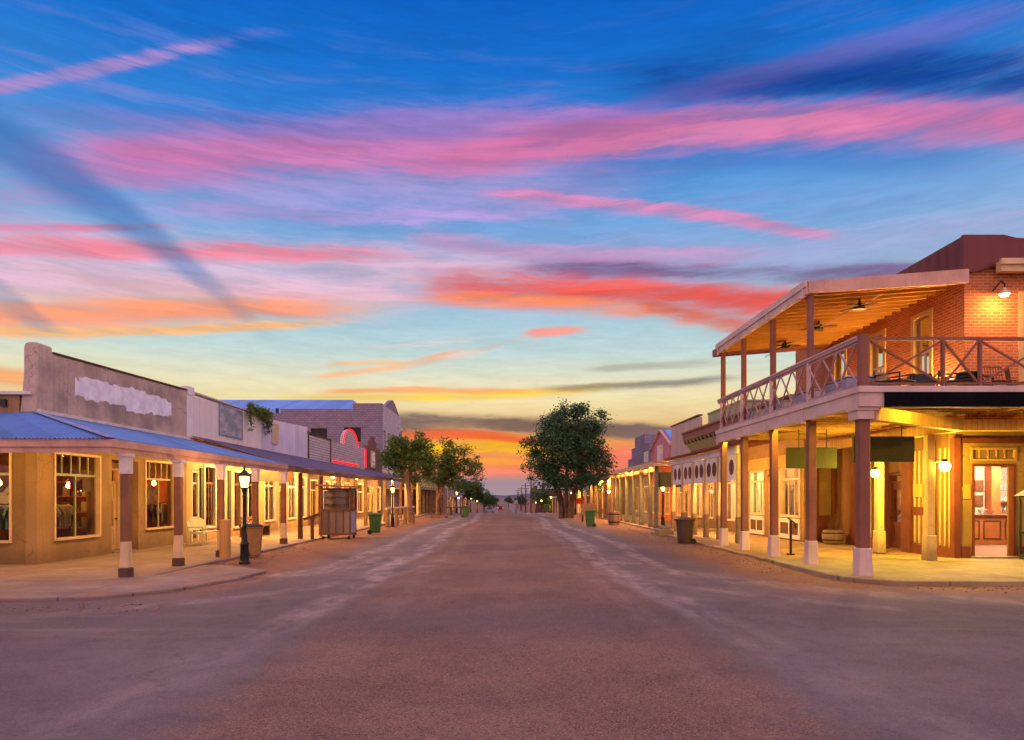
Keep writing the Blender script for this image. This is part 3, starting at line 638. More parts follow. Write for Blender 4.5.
def door(root, F, s0, s1, z0, z1, mat, n=0., fw=.08, frame_mat='cream_trim', glass=(.42, .86), trans=0., inset='green_trim', name='door'):
    mb = MB(); mb.b(F, s0-fw, s0, n-.14, n+.03, z0, z1+trans+fw); mb.b(F, s1, s1+fw, n-.14, n+.03, z0, z1+trans+fw); mb.b(F, s0, s1, n-.14, n+.03, z1+trans, z1+trans+fw)
    if trans: mb.b(F, s0, s1, n-.13, n-.02, z1, z1+.06)
    mb.build('door_frame', M[frame_mat], root)
    if trans: MB().quad(F.p(s0, n-.08, z1+.06), F.p(s1, n-.08, z1+.06), F.p(s1, n-.08, z1+trans), F.p(s0, n-.08, z1+trans)).build('transom', M['glass'], root)
    H = z1 - z0; a, b = n-.10, n-.05; r = .13; ga, gb = z0+H*glass[0], z0+H*glass[1]
    mb = MB(); mb.wall(F, s0+.01, s1-.01, z0+.01, z1-.005, a, b, [(s0+r, s1-r, ga, gb)]); d = mb.build(name, M[mat], root)
    MB().quad(F.p(s0+r, n-.08, ga), F.p(s1-r, n-.08, ga), F.p(s1-r, n-.08, gb), F.p(s0+r, n-.08, gb)).build('pane', M['glass'], d)
    for za, zb in ((z0+.18, ga-.12), (gb+.05, z1-.06)):
        if zb-za < .06: continue
        p = MB(); p.b(F, s0+r, s1-r, b, b+.012, za, za+.03); p.b(F, s0+r, s1-r, b, b+.012, zb-.03, zb); p.b(F, s0+r, s0+r+.03, b, b+.012, za+.03, zb-.03); p.b(F, s1-r-.03, s1-r, b, b+.012, za+.03, zb-.03)
        p.build('panel_moulding', M[inset], d)
    k = MB(); k.ball(F.p(s1-.07, b+.05, z0+1.0), .035); k.build('handle', M['black'], d, smooth=True)
    return d
def room(root, F, s0, s1, z0, z1, dep, wall='room_wall', tube='tube', n0=-.3, tubes=2, floor='floor_wood'):
    mb = MB(); P = F.p; n1 = n0-dep
    mb.quad(P(s0,n1,z0), P(s1,n1,z0), P(s1,n1,z1), P(s0,n1,z1)); mb.quad(P(s0,n0,z0), P(s0,n1,z0), P(s0,n1,z1), P(s0,n0,z1)); mb.quad(P(s1,n1,z0), P(s1,n0,z0), P(s1,n0,z1), P(s1,n1,z1))
    mb.quad(P(s0,n0,z1), P(s0,n1,z1), P(s1,n1,z1), P(s1,n0,z1)); mb.build('interior_wall', M[wall], root, fix=False)
    MB().quad(P(s0,n0,z0), P(s1,n0,z0), P(s1,n1,z0), P(s0,n1,z0)).build('interior_floor', M[floor], root, fix=False)
    for k in range(tubes):
        c = s0+(s1-s0)*(k+.5)/tubes; w = min(.6, (s1-s0)/tubes*.3)
        MB().b(F, c-w, c+w, n0-dep*.45-.07, n0-dep*.45+.07, z1-.1, z1-.04).build('ceiling_light', M[tube], root)
def post(root, x, y, z0, z1, w, shaft, base=None, bw=0, bh=0, foot=None, fh=.13, cap=None, cw=0, ch=0, round_=False, name='porch_post', lab=None):
    zb = z0 + (bh if base else 0); zt = z1 - (ch if cap else 0); h = w/2
    mb = MB()
    if round_: mb.cyl((x,y,zb), (x,y,zt), h*1.05, h*.92, 10)
    else: mb.w(x-h, x+h, y-h, y+h, zb, zt)
    o = mb.build(name, M[shaft], root, bevel=0 if round_ else .012, smooth=round_, label=lab)
    if base:
        zf = z0 + (fh if foot else 0); k = bw/2
        MB().hexa([(x-k,y-k,zf),(x+k,y-k,zf),(x+k,y+k,zf),(x-k,y+k,zf),(x-k*.9,y-k*.9,zb),(x+k*.9,y-k*.9,zb),(x+k*.9,y+k*.9,zb),(x-k*.9,y+k*.9,zb)]).build('post_base', M[base], o, bevel=.015)
        if foot: k += .02; MB().w(x-k,x+k,y-k,y+k,z0-.05,zf).build('post_foot', M[foot], o, bevel=.015)
    if cap: k = cw/2; MB().w(x-k,x+k,y-k,y+k,zt,z1).w(x-k-.03,x+k+.03,y-k-.03,y+k+.03,zt+ch-.07,z1-.002).build('post_capital', M[cap], o)
    return o
def lamp_bulb(F, s, n, z, r, mat, name='globe_lamp', label='', group=None, arm=.25, holder='black', watts=180, col='#FFB25A'):
    """globe lamp on a short wall bracket"""
    c = Vector(F.p(s, n, z)); wbase = Vector(F.p(s, n-arm, z+.12))
    t = thing(name, label, 'lamp', wbase, group)
    mb = MB(); mb.cyl(wbase, (c.x, c.y, c.z+r+.05), .018); mb.cyl((c.x,c.y,c.z+r+.06), (c.x,c.y,c.z+r*.72), .035, r*.6)
    mb.build('bracket', M[holder], t); MB().ball(c, r, 14, 9).build('globe', M[mat], t, smooth=True); bulb_light(t, c, watts, col); return t
def flush_lamp(x, y, z, mat, r=.11, label='', group='ceiling lamps under the porches'):
    t = thing('ceiling_lamp', label, 'lamp', (x, y, z), group)
    MB().cyl((x,y,z-.05), (x,y,z), r*.8, r, 12).build('fitting', M['black'], t)
    MB().lathe((x,y,z-.05-r*.8), [(.004,0),(r*.55,r*.12),(r*.85,r*.45),(r*.9,r*.8)], 12).build('bowl', M[mat], t, smooth=True); return t

def corr_sheet(P, u0, u1, clip, pitch=.09, amp=.017):
    """corrugated sheet: P(u, t) maps to a point, t 0 eave .. 1 ridge, clip(u) the range of t"""
    mb = MB(); n = int((u1-u0)/pitch*4); prev = None
    for k in range(n+1):
        u = u0 + (u1-u0)*k/n; dz = amp*math.sin(2*math.pi*u/pitch); t0, t1 = clip(u); i = len(mb.v)
        for t in (t0, t1): q = P(u, t); mb.v.append((q[0], q[1], q[2]+dz))
        if prev is not None: mb.f.append((prev, i, i+1, prev+1))
        prev = i
    return mb

# ================================================================== LEFT SIDE
# ---- corner shop: mauve stucco parapet over a blue tin awning
L1 = thing('corner_shop', 'stucco corner shop with whitewashed sign patch on its parapet and a blue corrugated awning', 'shop', (-12, 17.5, 0))
Y0, Y1 = 17.5, 25.75
FA = FF(Y0); hside = [(18.15, 20.25, .63, 3.02), (22.75, 24.85, .69, 3.05)]; hfront = [(-15.3, -12.62, .62, 3.0), (-19.6, -16.6, .62, 3.0)]
MB().wall(FL, Y0, 20.85, .05, 3.95, -.28, 0, hside[:1]).wall(FL, 22.35, Y1, .05, 3.95, -.28, 0, hside[1:]).b(FL, 20.85, 22.35, -.28, 0, 2.95, 3.95) \
    .b(FL, 20.85-.001, 20.98, -.75, -.28, .05, 2.95).b(FL, 22.22, 22.351, -.75, -.28, .05, 2.95).build('wall', M['tan'], L1)
MB().wall(FA, -22, XL-.28, .05, 3.95, -.28, 0, hfront).build('wall', M['tan_dark'], L1)
MB().b(FL, 20.98, 22.22, -.8, -.52, 2.72, 2.95).build('door_header', M['tan'], L1)
# parapet along the street, with flared end pier
mb = MB(); zA, zB = 5.6, 5.82
mb.hexa([(XL-.3,Y0,3.95),(XL+.002,Y0,3.95),(XL+.002,Y1,3.95),(XL-.3,Y1,3.95),(XL-.3,Y0,zA),(XL+.002,Y0,zA),(XL+.002,Y1,zB),(XL-.3,Y1,zB)]).build('parapet', M['stucco'], L1, bevel=.04)
prof = [(XL-.44,3.95),(XL-.38,4.5),(XL-.34,5.0),(XL-.34,5.68),(XL-.28,5.78),(XL+.0,5.78),(XL+.012,5.72),(XL+.012,3.95)]
MB().prism([(x, Y0-.012, z) for x, z in prof], (0, .62, 0)).build('end_pier', M['stucco'], L1, bevel=.04)
MB().hexa([(XL-.32,Y0+.65,zA+.003),(XL+.03,Y0+.65,zA+.003),(XL+.03,Y1,zB+.003),(XL-.32,Y1,zB+.003),(XL-.32,Y0+.65,zA+.05),(XL+.03,Y0+.65,zA+.05),(XL+.03,Y1,zB+.05),(XL-.32,Y1,zB+.05)]).build('parapet_cap', M['brown_wood'], L1)
MB().wall(FA, -22, XL-.45, 3.95, 4.42, -.28, -.01).build('front_parapet', M['tan'], L1)
MB().w(-22, XL-.1, Y0-.1, Y0+.3, 4.42, 4.5).build('coping', M['white_trim'], L1)
MB().w(-12.9, -12.75, Y0-.07, Y0-.01, 4.12, 4.3).build('scupper', M['black'], L1)
# whitewash patch: ragged thin coat
prng = random.Random(3); up = []; dn = []
def zpar(y): return 5.6 + (y-Y0)*.027
N = 70; ya, yb = 19.05, 24.55; h1 = h2 = .3
for k in range(N+1):
    y = ya+(yb-ya)*k/N; c = zpar(y)-.72 - .1*(y-ya)/5.5
    if k % 3 == 0: h1 = .3+prng.uniform(-.035,.03)+(.07 if 21.7 < y < 22.6 else 0); h2 = .31+prng.uniform(-.05,.05)+(.13 if 21.5 < y < 22.7 else 0)
    if k < 4 or k > N-4: h1 -= prng.uniform(.02,.07); h2 -= prng.uniform(.0,.05)
    dy = prng.uniform(-.03,.03)
    up.append((XL+.004, y+dy, c+max(.05,h1)+prng.uniform(-.012,.012))); dn.append((XL+.004, y-dy, c-max(.05,h2)+prng.uniform(-.015,.015)))
MB().prism(up+dn[::-1], (.007, 0, 0)).build('whitewash_patch', M['stucco_patch'], L1)
# windows and door
tl = (.2,.4,.6,.8)
for a, b, c, d in hside: window(L1, FL, a+.065, b-.065, c+.065, d-.065, 'cream_trim', 0, .065, (.5,), 2.4, tl, sash='green_trim', depth=.14)
for a, b, c, d in hfront: window(L1, FA, a+.065, b-.065, c+.065, d-.065, 'cream_trim', 0, .065, (.33,.66), 2.38, (), sash='green_trim', depth=.14)
door(L1, FL, 21.08, 22.12, .1, 2.25, 'cream_trim', -.55, .09, 'cream_trim', (.36, .74), .4)
MB().b(FL, 20.98, 22.22, -.75, -.0, .04, .115).build('threshold', M['concrete'], L1)
ix0, ix1, iy0, iy1, iz = -21.9, -12.29, 17.79, 25.6, 3.3
MB().quad((ix0,iy0,.1),(ix1,iy0,.1),(ix1,iy1,.1),(ix0,iy1,.1)).build('interior_floor', M['floor_wood'], L1, fix=False)
MB().quad((ix0,iy0,iz),(ix1,iy0,iz),(ix1,iy1,iz),(ix0,iy1,iz)).quad((ix0,iy0,.1),(ix0,iy1,.1),(ix0,iy1,iz),(ix0,iy0,iz)).quad((ix0,iy1,.1),(ix1,iy1,.1),(ix1,iy1,iz),(ix0,iy1,iz)).quad((-16.4,21.5,.1),(-16.4,iy1,.1),(-16.4,iy1,iz),(-16.4,21.5,iz)).build('interior_wall', M['room_wall'], L1, fix=False)
for k, (x, y, z) in enumerate(((-13.35,20.9,2.15),(-14.6,23.3,2.35),(-12.85,25.0,2.3),(-13.3,25.2,1.9),(-14.3,19.3,2.2))):  # pendants added to brighten the goods behind the windows
    t = thing('added_pendant', 'small glowing pendant lamp added to brighten the corner shop', 'lamp', (x,y,z), 'pendant lamps added inside the corner shop')
    MB().cyl((x,y,z+.1),(x,y,3.3),.01).build('cord', M['black'], t); MB().lathe((x,y,z-.08),[(.02,0),(.07,.04),(.06,.12),(.02,.18)],10).build('shade', M['pendant'], t, smooth=True)
for x, y in ((-16.8,18.6),(-16.2,23.6),(-18.6,20.2)): MB().w(x-.5, x+.5, y-.07, y+.07, 3.18, 3.25).build('ceiling_light', M['tube_dim'], L1)
MB().w(-22, -12.3, 17.78, 25.7, 3.95, 4.05).build('roof', M['purple_tin'], L1)
# awning with hip at the corner
EX, EY, ZE, ZR = -8.25, 14.3, 3.03, 3.96
def zs(t): return ZE + (ZR-ZE)*t
def Pside(u, t): return (EX + (XL+.02-EX)*t, u, zs(t) + (.0 if u < Y0 else .0))
def Pfront(u, t): return (u, EY + (Y0-.02-EY)*t, zs(t))
aw = corr_sheet(Pside, EY, 26.0, lambda u: (0, min(1, (u-EY)/(Y0-EY))))
a2 = corr_sheet(Pfront, -22, EX, lambda u: (0, min(1, (EX-u)/(EX-XL))))
A1 = aw.build('awning_sheet', M['blue_tin'], L1, fix=False); a2.build('awning_sheet', M['blue_tin'], L1, fix=False)
MB().bar((EX, EY, ZE+.025), (XL, Y0, ZR+.03), .17, .02).build('hip_cap', M['hip_tin'], L1)
MB().w(XL+.003, XL+.1, Y0, Y1, ZR, ZR+.09).build('flashing', M['white_trim'], L1)
MB().w(EX-.1, EX-.05, EY+.1, 26.0, 2.74, 2.99).w(EX-.05, EX-.0, EY+.05, 26.0, 2.86, 3.025).build('fascia', M['pinkwood'], L1)
MB().w(-22, EX-.1, EY+.1, EY+.15, 2.74, 2.99).w(-22, EX-.05, EY+.05, EY+.1, 2.86, 3.025).build('fascia', M['pinkwood'], L1)
mb = MB()
for k in range(15): y = 14.9+.8*k; x1 = max(XL, EX-(y-EY)*(EX-XL)/(Y0-EY)); mb.bar((EX-.1, y, 2.93), (x1, y, 2.93+(EX-x1)/(EX-XL)*(ZR-ZE)), .05, .12)
for k in range(17): x = -8.9-.8*k; y1 = min(Y0, EY+(EX-x)*(Y0-EY)/(EX-XL)); mb.bar((x, EY+.15, 2.93), (x, y1, 2.93+(y1-EY)/(Y0-EY)*(ZR-ZE)), .05, .12)
mb.build('rafters', M['raw_post'], L1)
for y in (14.78, 17.15, 19.72, 22.45, 25.3):
    post(L1, -8.2, y, .1, 2.74, .165, 'brown_post', 'cream_trim', .19, .74, 'dark_stone', .17, 'white_trim', .2, .44)
for x in (-12.1, -15.9, -19.7): post(L1, x, 14.5, .1, 2.74, .165, 'brown_post', 'cream_trim', .19, .74, 'dark_stone', .17, 'white_trim', .2, .44)
for k, (x, y) in enumerate(((-10.2, 16.3), (-10.2, 18.9), (-10.2, 21.6), (-10.2, 24.4), (-13.2, 15.9))):
    flush_lamp(x, y, 3.2, 'bulb', .056, 'round ceiling lamp hidden under the blue corner awning')

# ---- white board-front shop, then the gray tin one, share a rusty awning
def facade_bays(root, F, s0, s1, z0, z1, bays, mat, thick=.25):
    MB().wall(F, s0, s1, z0, z1, -thick, 0, bays).build('wall', M[mat], root)
L2 = thing('board_front_shop', 'shop with a tall front of white boards carrying a framed mirror like panel', 'shop', (-12, 29.6, 0))
bays = [(26.15,26.75,.2,2.85),(27.2,28.35,.55,3.1),(28.75,29.3,.2,2.85),(30.1,31.3,.4,3.0),(31.8,33.2,.55,3.0)]
facade_bays(L2, FL, 25.752, 33.6, .05, 4.05, bays, 'cream_wall')
MB().hexa([(XL-.26,25.752,4.05),(XL,25.752,4.05),(XL,33.6,4.05),(XL-.26,33.6,4.05),(XL-.26,25.752,5.68),(XL,25.752,5.68),(XL,33.6,5.8),(XL-.26,33.6,5.8)]).w(XL-.24, XL+.02, 25.78, 26.35, 5.69, 6.0).build('false_front', M['white_boards'], L2)
MB().w(XL-.28, XL+.05, 26.36, 33.6, 5.805, 5.86).build('coping', M['white_trim'], L2)
for i, (a, b, c, d) in enumerate(bays):
    if i in (0, 2): door(L2, FL, a+.08, b-.08, .1, 2.3, 'brown_wood', -.02, .08, 'white_trim', (.3,.9), .45, 'brown_wood')
    else: window(L2, FL, a+.09, b-.09, c+.09, d-.09, 'white_trim', 0, .09, (.25,.5,.75) if i == 1 else (.5,), 2.35, (.5,), sash='brown_wood', thin=.06)
room(L2, FL, 25.9, 33.4, .1, 3.3, 4, 'room_wall', 'tube_low', -.25, 2)
for a in (26.85, 28.43, 29.52, 31.4): MB().b(FL, a, a+.3, .004, .05, .45, 2.95).build('shutter', M['shutter'], L2)
mp = thing('framed_board', 'gray reflective framed board hung on the white board front', 'sign', (XL, 30.0, 4.6))
MB().w(XL+.012, XL+.07, 28.6, 31.15, 4.42, 4.5).w(XL+.012, XL+.05, 28.6, 28.66, 4.5, 5.72).w(XL+.012, XL+.05, 31.09, 31.15, 4.5, 5.72).w(XL+.012, XL+.05, 28.66, 31.09, 5.66, 5.72).build('frame', M['hip_tin'], mp)
m_, g_, b_ = newmat('sky_toned_mirror'); nn = g_.noise(g_.vmul(pos(g_), (1,1.1,2.2)), 1.2, 4, .6); g_.put(b_.inputs['Base Color'], g_.mix(g_.ss(nn, .38, .66), lin('#8088A8'), lin('#C0BCD2'))); b_.inputs['Roughness'].default_value = .35; b_.inputs['Metallic'].default_value = .4; M['mirror'] = m_  # soft cloud reflection is mottled into the panel colour
MB().w(XL+.012, XL+.035, 28.66, 31.09, 4.5, 5.66).build('panel', M['mirror'], mp)
L3 = thing('tin_front_shop', 'shop with a gray tin false front and a small narrow sign board', 'shop', (-12, 37.6, 0))
bays = [(34.0,35.7,.55,3.0),(36.2,37.2,.12,2.9),(37.7,39.3,.55,3.0),(39.8,41.2,.55,3.0)]
facade_bays(L3, FL, 33.602, 41.5, .05, 4.1, bays, 'cream_wall')
MB().hexa([(XL-.2,33.602,4.1),(XL-.01,33.602,4.1),(XL-.01,41.5,4.1),(XL-.2,41.5,4.1),(XL-.2,33.602,5.72),(XL-.01,33.602,5.72),(XL-.01,41.5,6.05),(XL-.2,41.5,6.05)]).build('false_front', M['gray_tin'], L3)
for i, (a, b, c, d) in enumerate(bays):
    if i == 1: door(L3, FL, a+.08, b-.08, .1, 2.3, 'raw_post', -.02, .08, 'white_trim', (.4,.9), .45)
    else: window(L3, FL, a+.09, b-.09, c+.09, d-.09, 'white_trim', 0, .09, (.5,), 2.35, (.5,), thin=.06)
room(L3, FL, 33.8, 41.3, .1, 3.3, 4, 'room_pale', 'tube', -.25, 2)
ns = thing('narrow_sign', 'small pale upright sign board on the gray tin front', 'sign', (XL, 35.6, 4.5))
MB().w(XL+.0, XL+.05, 35.15, 36.1, 4.55, 5.72).build('board', M['white_trim'], ns, bevel=.01); MB().w(XL+.052, XL+.065, 35.25, 36.0, 4.65, 5.62).build('inset', M['room_pale'], ns)
# ---- white brick sign front
L4 = thing('brick_sign_shop', 'narrow shop with a low front of white painted brick between dark posts', 'shop', (-12, 44.2, 0))
bays = [(42.0,43.6,.55,2.9),(44.1,45.1,.12,2.7),(45.5,46.7,.55,2.9)]
facade_bays(L4, FL, 41.502, 47.0, .05, 4.1, bays, 'brown_brick')
MB().hexa([(XL-.2,41.502,4.1),(XL+.01,41.502,4.1),(XL+.01,47,4.1),(XL-.2,47,4.1),(XL-.2,41.502,5.62),(XL+.01,41.502,5.62),(XL+.01,47,5.68),(XL-.2,47,5.68)]).build('sign_wall', M['white_brick'], L4)
MB().w(XL-.22,XL+.05,41.51,41.72,4.1,5.8).w(XL-.22,XL+.05,46.8,47.0,4.1,5.8).w(XL-.22,XL+.06,41.72,46.8,5.685,5.75).build('edge_posts', M['brown_wood'], L4)
for i, (a, b, c, d) in enumerate(bays): window(L4, FL, a+.09, b-.09, c+.09, d-.09, 'cream_trim', 0, .09, (.5,), 2.2, thin=.06)
room(L4, FL, 41.7, 46.8, .1, 3.2, 3, 'room_pale', 'tube', -.25, 1)
# ---- neon arch front
L5 = thing('neon_arch_shop', 'white brick shop front with an arched crest outlined in red neon', 'shop', (-12, 52.7, 0))
bays = [(47.5,49.2,.5,2.9),(49.7,50.7,.12,2.7),(51.2,53.2,.5,2.9),(53.8,54.9,.12,2.7),(55.5,57.8,.5,2.9)]
facade_bays(L5, FL, 47.002, 58.4, .05, 4.1, bays, 'brown_brick')
ar = [(XL-.2, 47.002, 4.1), (XL-.2, 47.002, 5.65), (XL-.2, 50.4, 5.72)] + [(XL-.2, 52.9-2.45*math.cos(math.pi*k/14), 5.75+1.25*math.sin(math.pi*k/14)) for k in range(15)] + [(XL-.2, 55.4, 5.85), (XL-.2, 58.4, 6.0), (XL-.2, 58.4, 4.1)]
MB().prism(ar, (.22, 0, 0)).build('sign_wall', M['white_brick'], L5)
M['neon'] = emat('red_neon', '#FF1420', 3.2)
MB().tube([(XL+.08, q[1], q[2]+.02) for q in ar[3:18]], [.035]*15, 6).build('neon_tube', M['neon'], L5)
MB().tube([(XL+.08, 58.36, 5.9), (XL+.08, 58.38, 4.3)], [.05]*2, 6).build('neon_tube', M['neon'], L5)
MB().tube([(XL+.1, 47.3, 4.3), (XL+.1, 55.5, 4.35)], [.045]*2, 6).build('neon_tube', M['neon'], L5)
MB().w(XL-.24, XL-.21, 51.5, 54.3, 5.6, 5.7).build('sign_brace', M['brown_wood'], L5)
for i, (a, b, c, d) in enumerate(bays):
    window(L5, FL, a+.09, b-.09, c+.09, d-.09, 'cream_trim', 0, .09, (.5,), 2.2, thin=.06)
room(L5, FL, 47.3, 58.2, .1, 3.2, 3, 'room_pale', 'tube', -.25, 3)
# ---- little stepped brick front
L6 = thing('stepped_brick_shop', 'narrow brown brick front with a stepped peak and one pale window', 'shop', (-12, 62, 0))
MB().wall(FL, 58.402, 66.5, .05, 5.6, -.3, .0, [(59.2,61,.5,2.8),(61.5,62.5,.1,2.7),(63,65.8,.5,2.8)]).b(FL, 59.6, 65.4, -.3, 0, 5.6, 6.3).b(FL, 61.2, 63.8, -.3, 0, 6.3, 6.9).b(FL, 62.2, 62.9, -.3, 0, 6.9, 7.3).build('wall', M['brown_brick'], L6)
MB().b(FL, 60.9, 62.9, .005, .06, 4.45, 5.95).build('window', M['room_pale'], L6)
MB().b(FL, 61.1, 62.7, .061, .07, 4.6, 5.8).build('pane', M['mirror'], L6)
for a, b in ((59.2,61),(63,65.8)): window(L6, FL, a+.09, b-.09, .6, 2.7, 'cream_trim', 0, .09, (.5,), 2.1, thin=.06)
door(L6, FL, 61.6, 62.4, .1, 2.3, 'brown_wood', -.02, trans=.3)
room(L6, FL, 58.7, 66.3, .1, 3.2, 3, 'room_pale', 'tube', -.25, 2)
# awning in front of those five
aws = thing('long_porch', 'long weathered tin porch roof on rough posts running down the left sidewalk', 'porch', (-8.3, 45, 0))
def ze2(y): return 2.98 if y < 36 else 2.98 + (y-36)*.014
mb = corr_sheet(lambda u, t: (-8.2 + (XL+.03+8.2)*t, u, ze2(u) + (4.12-ze2(u))*t + .02), 26.02, 66.4, lambda u: (0, 1), .16, .016)
mb.build('awning_sheet', M['purple_tin'], aws, fix=False)
MB().hexa([(-8.3,26.02,2.78),(-8.24,26.02,2.78),(-8.24,36,2.78),(-8.3,36,2.78),(-8.3,26.02,2.97),(-8.24,26.02,2.97),(-8.24,36,2.97),(-8.3,36,2.97)]).hexa([(-8.3,36,2.78),(-8.24,36,2.78),(-8.24,66.4,3.2),(-8.3,66.4,3.2),(-8.3,36,2.97),(-8.24,36,2.97),(-8.24,66.4,3.39),(-8.3,66.4,3.39)]).build('fascia', M['raw_post'], aws)
for k, y in enumerate((28.1, 31.2, 34.4, 37.8, 41.2, 44.6, 48.0, 51.4, 54.8, 58.2, 61.8, 65.6)):
    post(aws, -8.4 + rnd.uniform(-.05,.05), y, .08, ze2(y)-.2, .2, 'brown_wood' if k < 2 else ('cream_trim' if k % 2 else 'raw_post'), round_=k < 2)
mb = MB()
for k in range(50): y = 26.4+.82*k; mb.bar((-8.3, y, ze2(y)-.06), (XL, y, 4.02), .05, .1)
mb.build('rafters', M['raw_post'], aws)
for k, (x, y, zz) in enumerate(((-9.05, 35.9, 2.86), (-9.0, 41.5, 2.95), (-9.1, 53, 3.18))):
    lamp_bulb(FLx(-9.4), y, .0+x+9.4, zz, .1, 'shell', 'porch_lamp', ('bare glowing porch lamp under the tin awning just above the kiosk', 'bare glowing porch lamp under the tin awning before the red poster', 'bare glowing porch lamp under the far end of the tin awning')[k], 'lamps under the left porch')
for y in (28.6, 32.2, 38.6, 46.5, 50, 57.5, 63): flush_lamp(-10.4, y, 3.42, 'bulb', .15, 'ceiling lamp hidden under the long tin porch roof')
hb = thing('hanging_board', 'blank brown sign board hanging under the left porch', 'sign', (-10.0, 29.6, 2.5))
MB().w(-10.85, -9.15, 29.57, 29.63, 2.48, 3.05).build('board', M['brown_wood'], hb); MB().cyl((-10.6,29.6,3.05), (-10.6,29.6,3.45), .012).cyl((-9.4,29.6,3.05), (-9.4,29.6,3.3), .012).build('hanger', M['black'], hb)
rp = thing('red_poster', 'red painted poster board with a pale picture on the wall under the porch', 'poster', (XL, 49.5, 1))
MB().b(FL, 50.9, 53.6, .04, .07, .5, 2.75).build('board', emat('lit_red_board', '#C8301A', .15) if 0 else pmat('red_board', '#B8301C', .6, .1), rp); MB().b(FL, 51.7, 52.8, .071, .08, 1.1, 1.9).build('picture', M['room_pale'], rp)

# ---- big block building with the blue roof
L7 = thing('block_hall', 'two storey mauve block hall with stepped side parapet and a blue metal roof', 'building', (-12, 70, 0))
FH = FF(66.6)
mb = MB(); holes = [(-18.95,-17.35,7.2,8.5),(-15.7,-14.05,7.2,8.6),(-23,-21.6,7.2,8.5)]
mb.wall(FH, -34, XL, 0, 10.0, -.35, 0, holes); mb.b(FH, -21.9, XL, -.35, 0, 10.0, 10.38); mb.b(FH, -14.85, XL, -.35, 0, 10.38, 10.95); mb.build('side_wall', M['purple_brick'], L7)
fw = [(67.6+2.3*k, 68.8+2.3*k, 6.2, 8.4) for k in range(5)]
MB().wall(FL, 66.953, 79, 0, 10.95, -.35, .004, fw).build('front_wall', M['pale_brick'], L7)
MB().prism([(XL-.3, 68.6, 10.952), (XL-.3, 71.5, 11.9), (XL-.3, 73, 12.15), (XL-.3, 74.5, 11.9), (XL-.3, 77.4, 10.952)], (.32,0,0)).build('pediment', M['purple_brick'], L7)
for a, b, c, d in fw: MB().b(FL, a, b, -.2, -.15, c, d).build('window', M['mirror'], L7)
for a, b, c, d in holes:
    w_ = MB().b(FH, a, b, -.2, -.15, c, d).build('window', M['black'], L7)
MB().b(FL, 66.5, 79.1, .006, .12, 4.2, 4.5).build('string_course', M['white_trim'], L7)
rf = MB(); rf.hexa([(-34,66.96,9.9),(-14.6,66.96,9.9),(-14.6,88,9.9),(-34,88,9.9),(-34,78,12.9),(-17.4,78,12.9),(-17.4,79,12.9),(-34,79,12.9)]); rf.build('roof', M['blue_roof'], L7)
MB().w(-22.5,-22.25,66.98,67.2,9.9,10.5).build('vent_pipe', M['black'], L7)
# ---- upper deck porch beyond
L8 = thing('deck_porch', 'two level wooden porch with a green railing on its upper deck beyond the tin porch', 'porch', (-8.5, 74, 0))
MB().w(-11.98, -8.2, 67.2, 86, 2.85-.3, 2.95-.2).build('deck', M['raw_wood'], L8)
for k in range(7):
    y = 67.4+3.05*k; post(L8, -8.4, y, gz(y), 2.55, .22, 'raw_post')
    post(L8, -8.4, y, 2.76, 3.85, .1, 'green_trim', name='rail_post')
mb = MB()
mb.w(-8.44,-8.36,67.3,86,3.72,3.78).w(-8.44,-8.36,67.3,86,2.85,2.9)
for k in range(70): mb.w(-8.415,-8.385,67.6+.26*k,67.64+.26*k,2.9,3.72)
mb.build('railing', M['green_trim'], L8)
L9 = thing('brown_brick_row', 'low brown brick building with pale posts far down the left side', 'building', (-9.5, 92, gz(92)))
F9 = FLx(-9.3)
MB().wall(F9, 86.2, 106, gz(106)-.5, 4.3, -.3, 0, [(87.5,89.5,.2,2.2),(91,93,.2,2.2),(96,97.2,-.4,2),(99,102,.2,2.2)]).w(-9.9,-9.3+.12,86.1,106.1,4.3,4.5).w(-20,-9.6,86.25,86.55,gz(88)-.3,4.28).build('wall', M['brown_brick'], L9)
for a, b in ((87.5,89.5),(91,93),(99,102)): window(L9, F9, a, b, .2, 2.2, 'cream_trim', 0, .1, (.5,))
room(L9, F9, 86.7, 105.7, -.8, 3, 3, 'room_pale', 'tube_dim', -.31, 3)
for k in range(4): post(L9, -7.3, 87+3.2*k, gz(87+3.2*k), 3.3, .16, 'cream_trim')
MB().hexa([(-9.28,86.3,3.7),(-7.1,86.3,3.3),(-7.1,98,3.3),(-9.28,98,3.7),(-9.28,86.3,3.78),(-7.1,86.3,3.38),(-7.1,98,3.38),(-9.28,98,3.78)]).build('awning', M['purple_tin'], L9)
# ================================================================== RIGHT SIDE
M['mauve_paint'] = pmat('mauve_brown_paint', '#84523F', .6, .14, 1.5, .25, 45, streak=.25)
M['valance'] = pmat('valance_paint', '#EADCCC', .7, .14, 1.5, .25, 30, streak=.35)
M['old_boards'] = boardmat('weathered_pale_boards', '#BCA89A', .4, var=.1, gap=.015, streak=.5)
M['shop_brown'] = pmat('brown_shop_wall', '#8E6A3E', .75, .2, 1., .3, 25, streak=.35, foot=.6)
M['lower_ochre'] = pmat('ochre_saloon_wall', '#96743A', .75, .2, 1., .3, 25, streak=.35, foot=.7)
M['lower_brown'] = boardmat('brown_saloon_boards', '#7E5428', .22, var=.25, gap=.03, streak=.35)
M['rail_paint'] = pmat('faded_rail_paint', '#AC8A8A', .6, .2, 2., .25, 45, streak=.4)
M['lav_paint'] = pmat('pale_lavender_paint', '#CFB4AA', .6, .12, 1.2, .25, 45, streak=.3)
M['maroon_tin'] = corrmat('maroon_tin', '#642626', .4, .45, .25, .1, bump=.25)
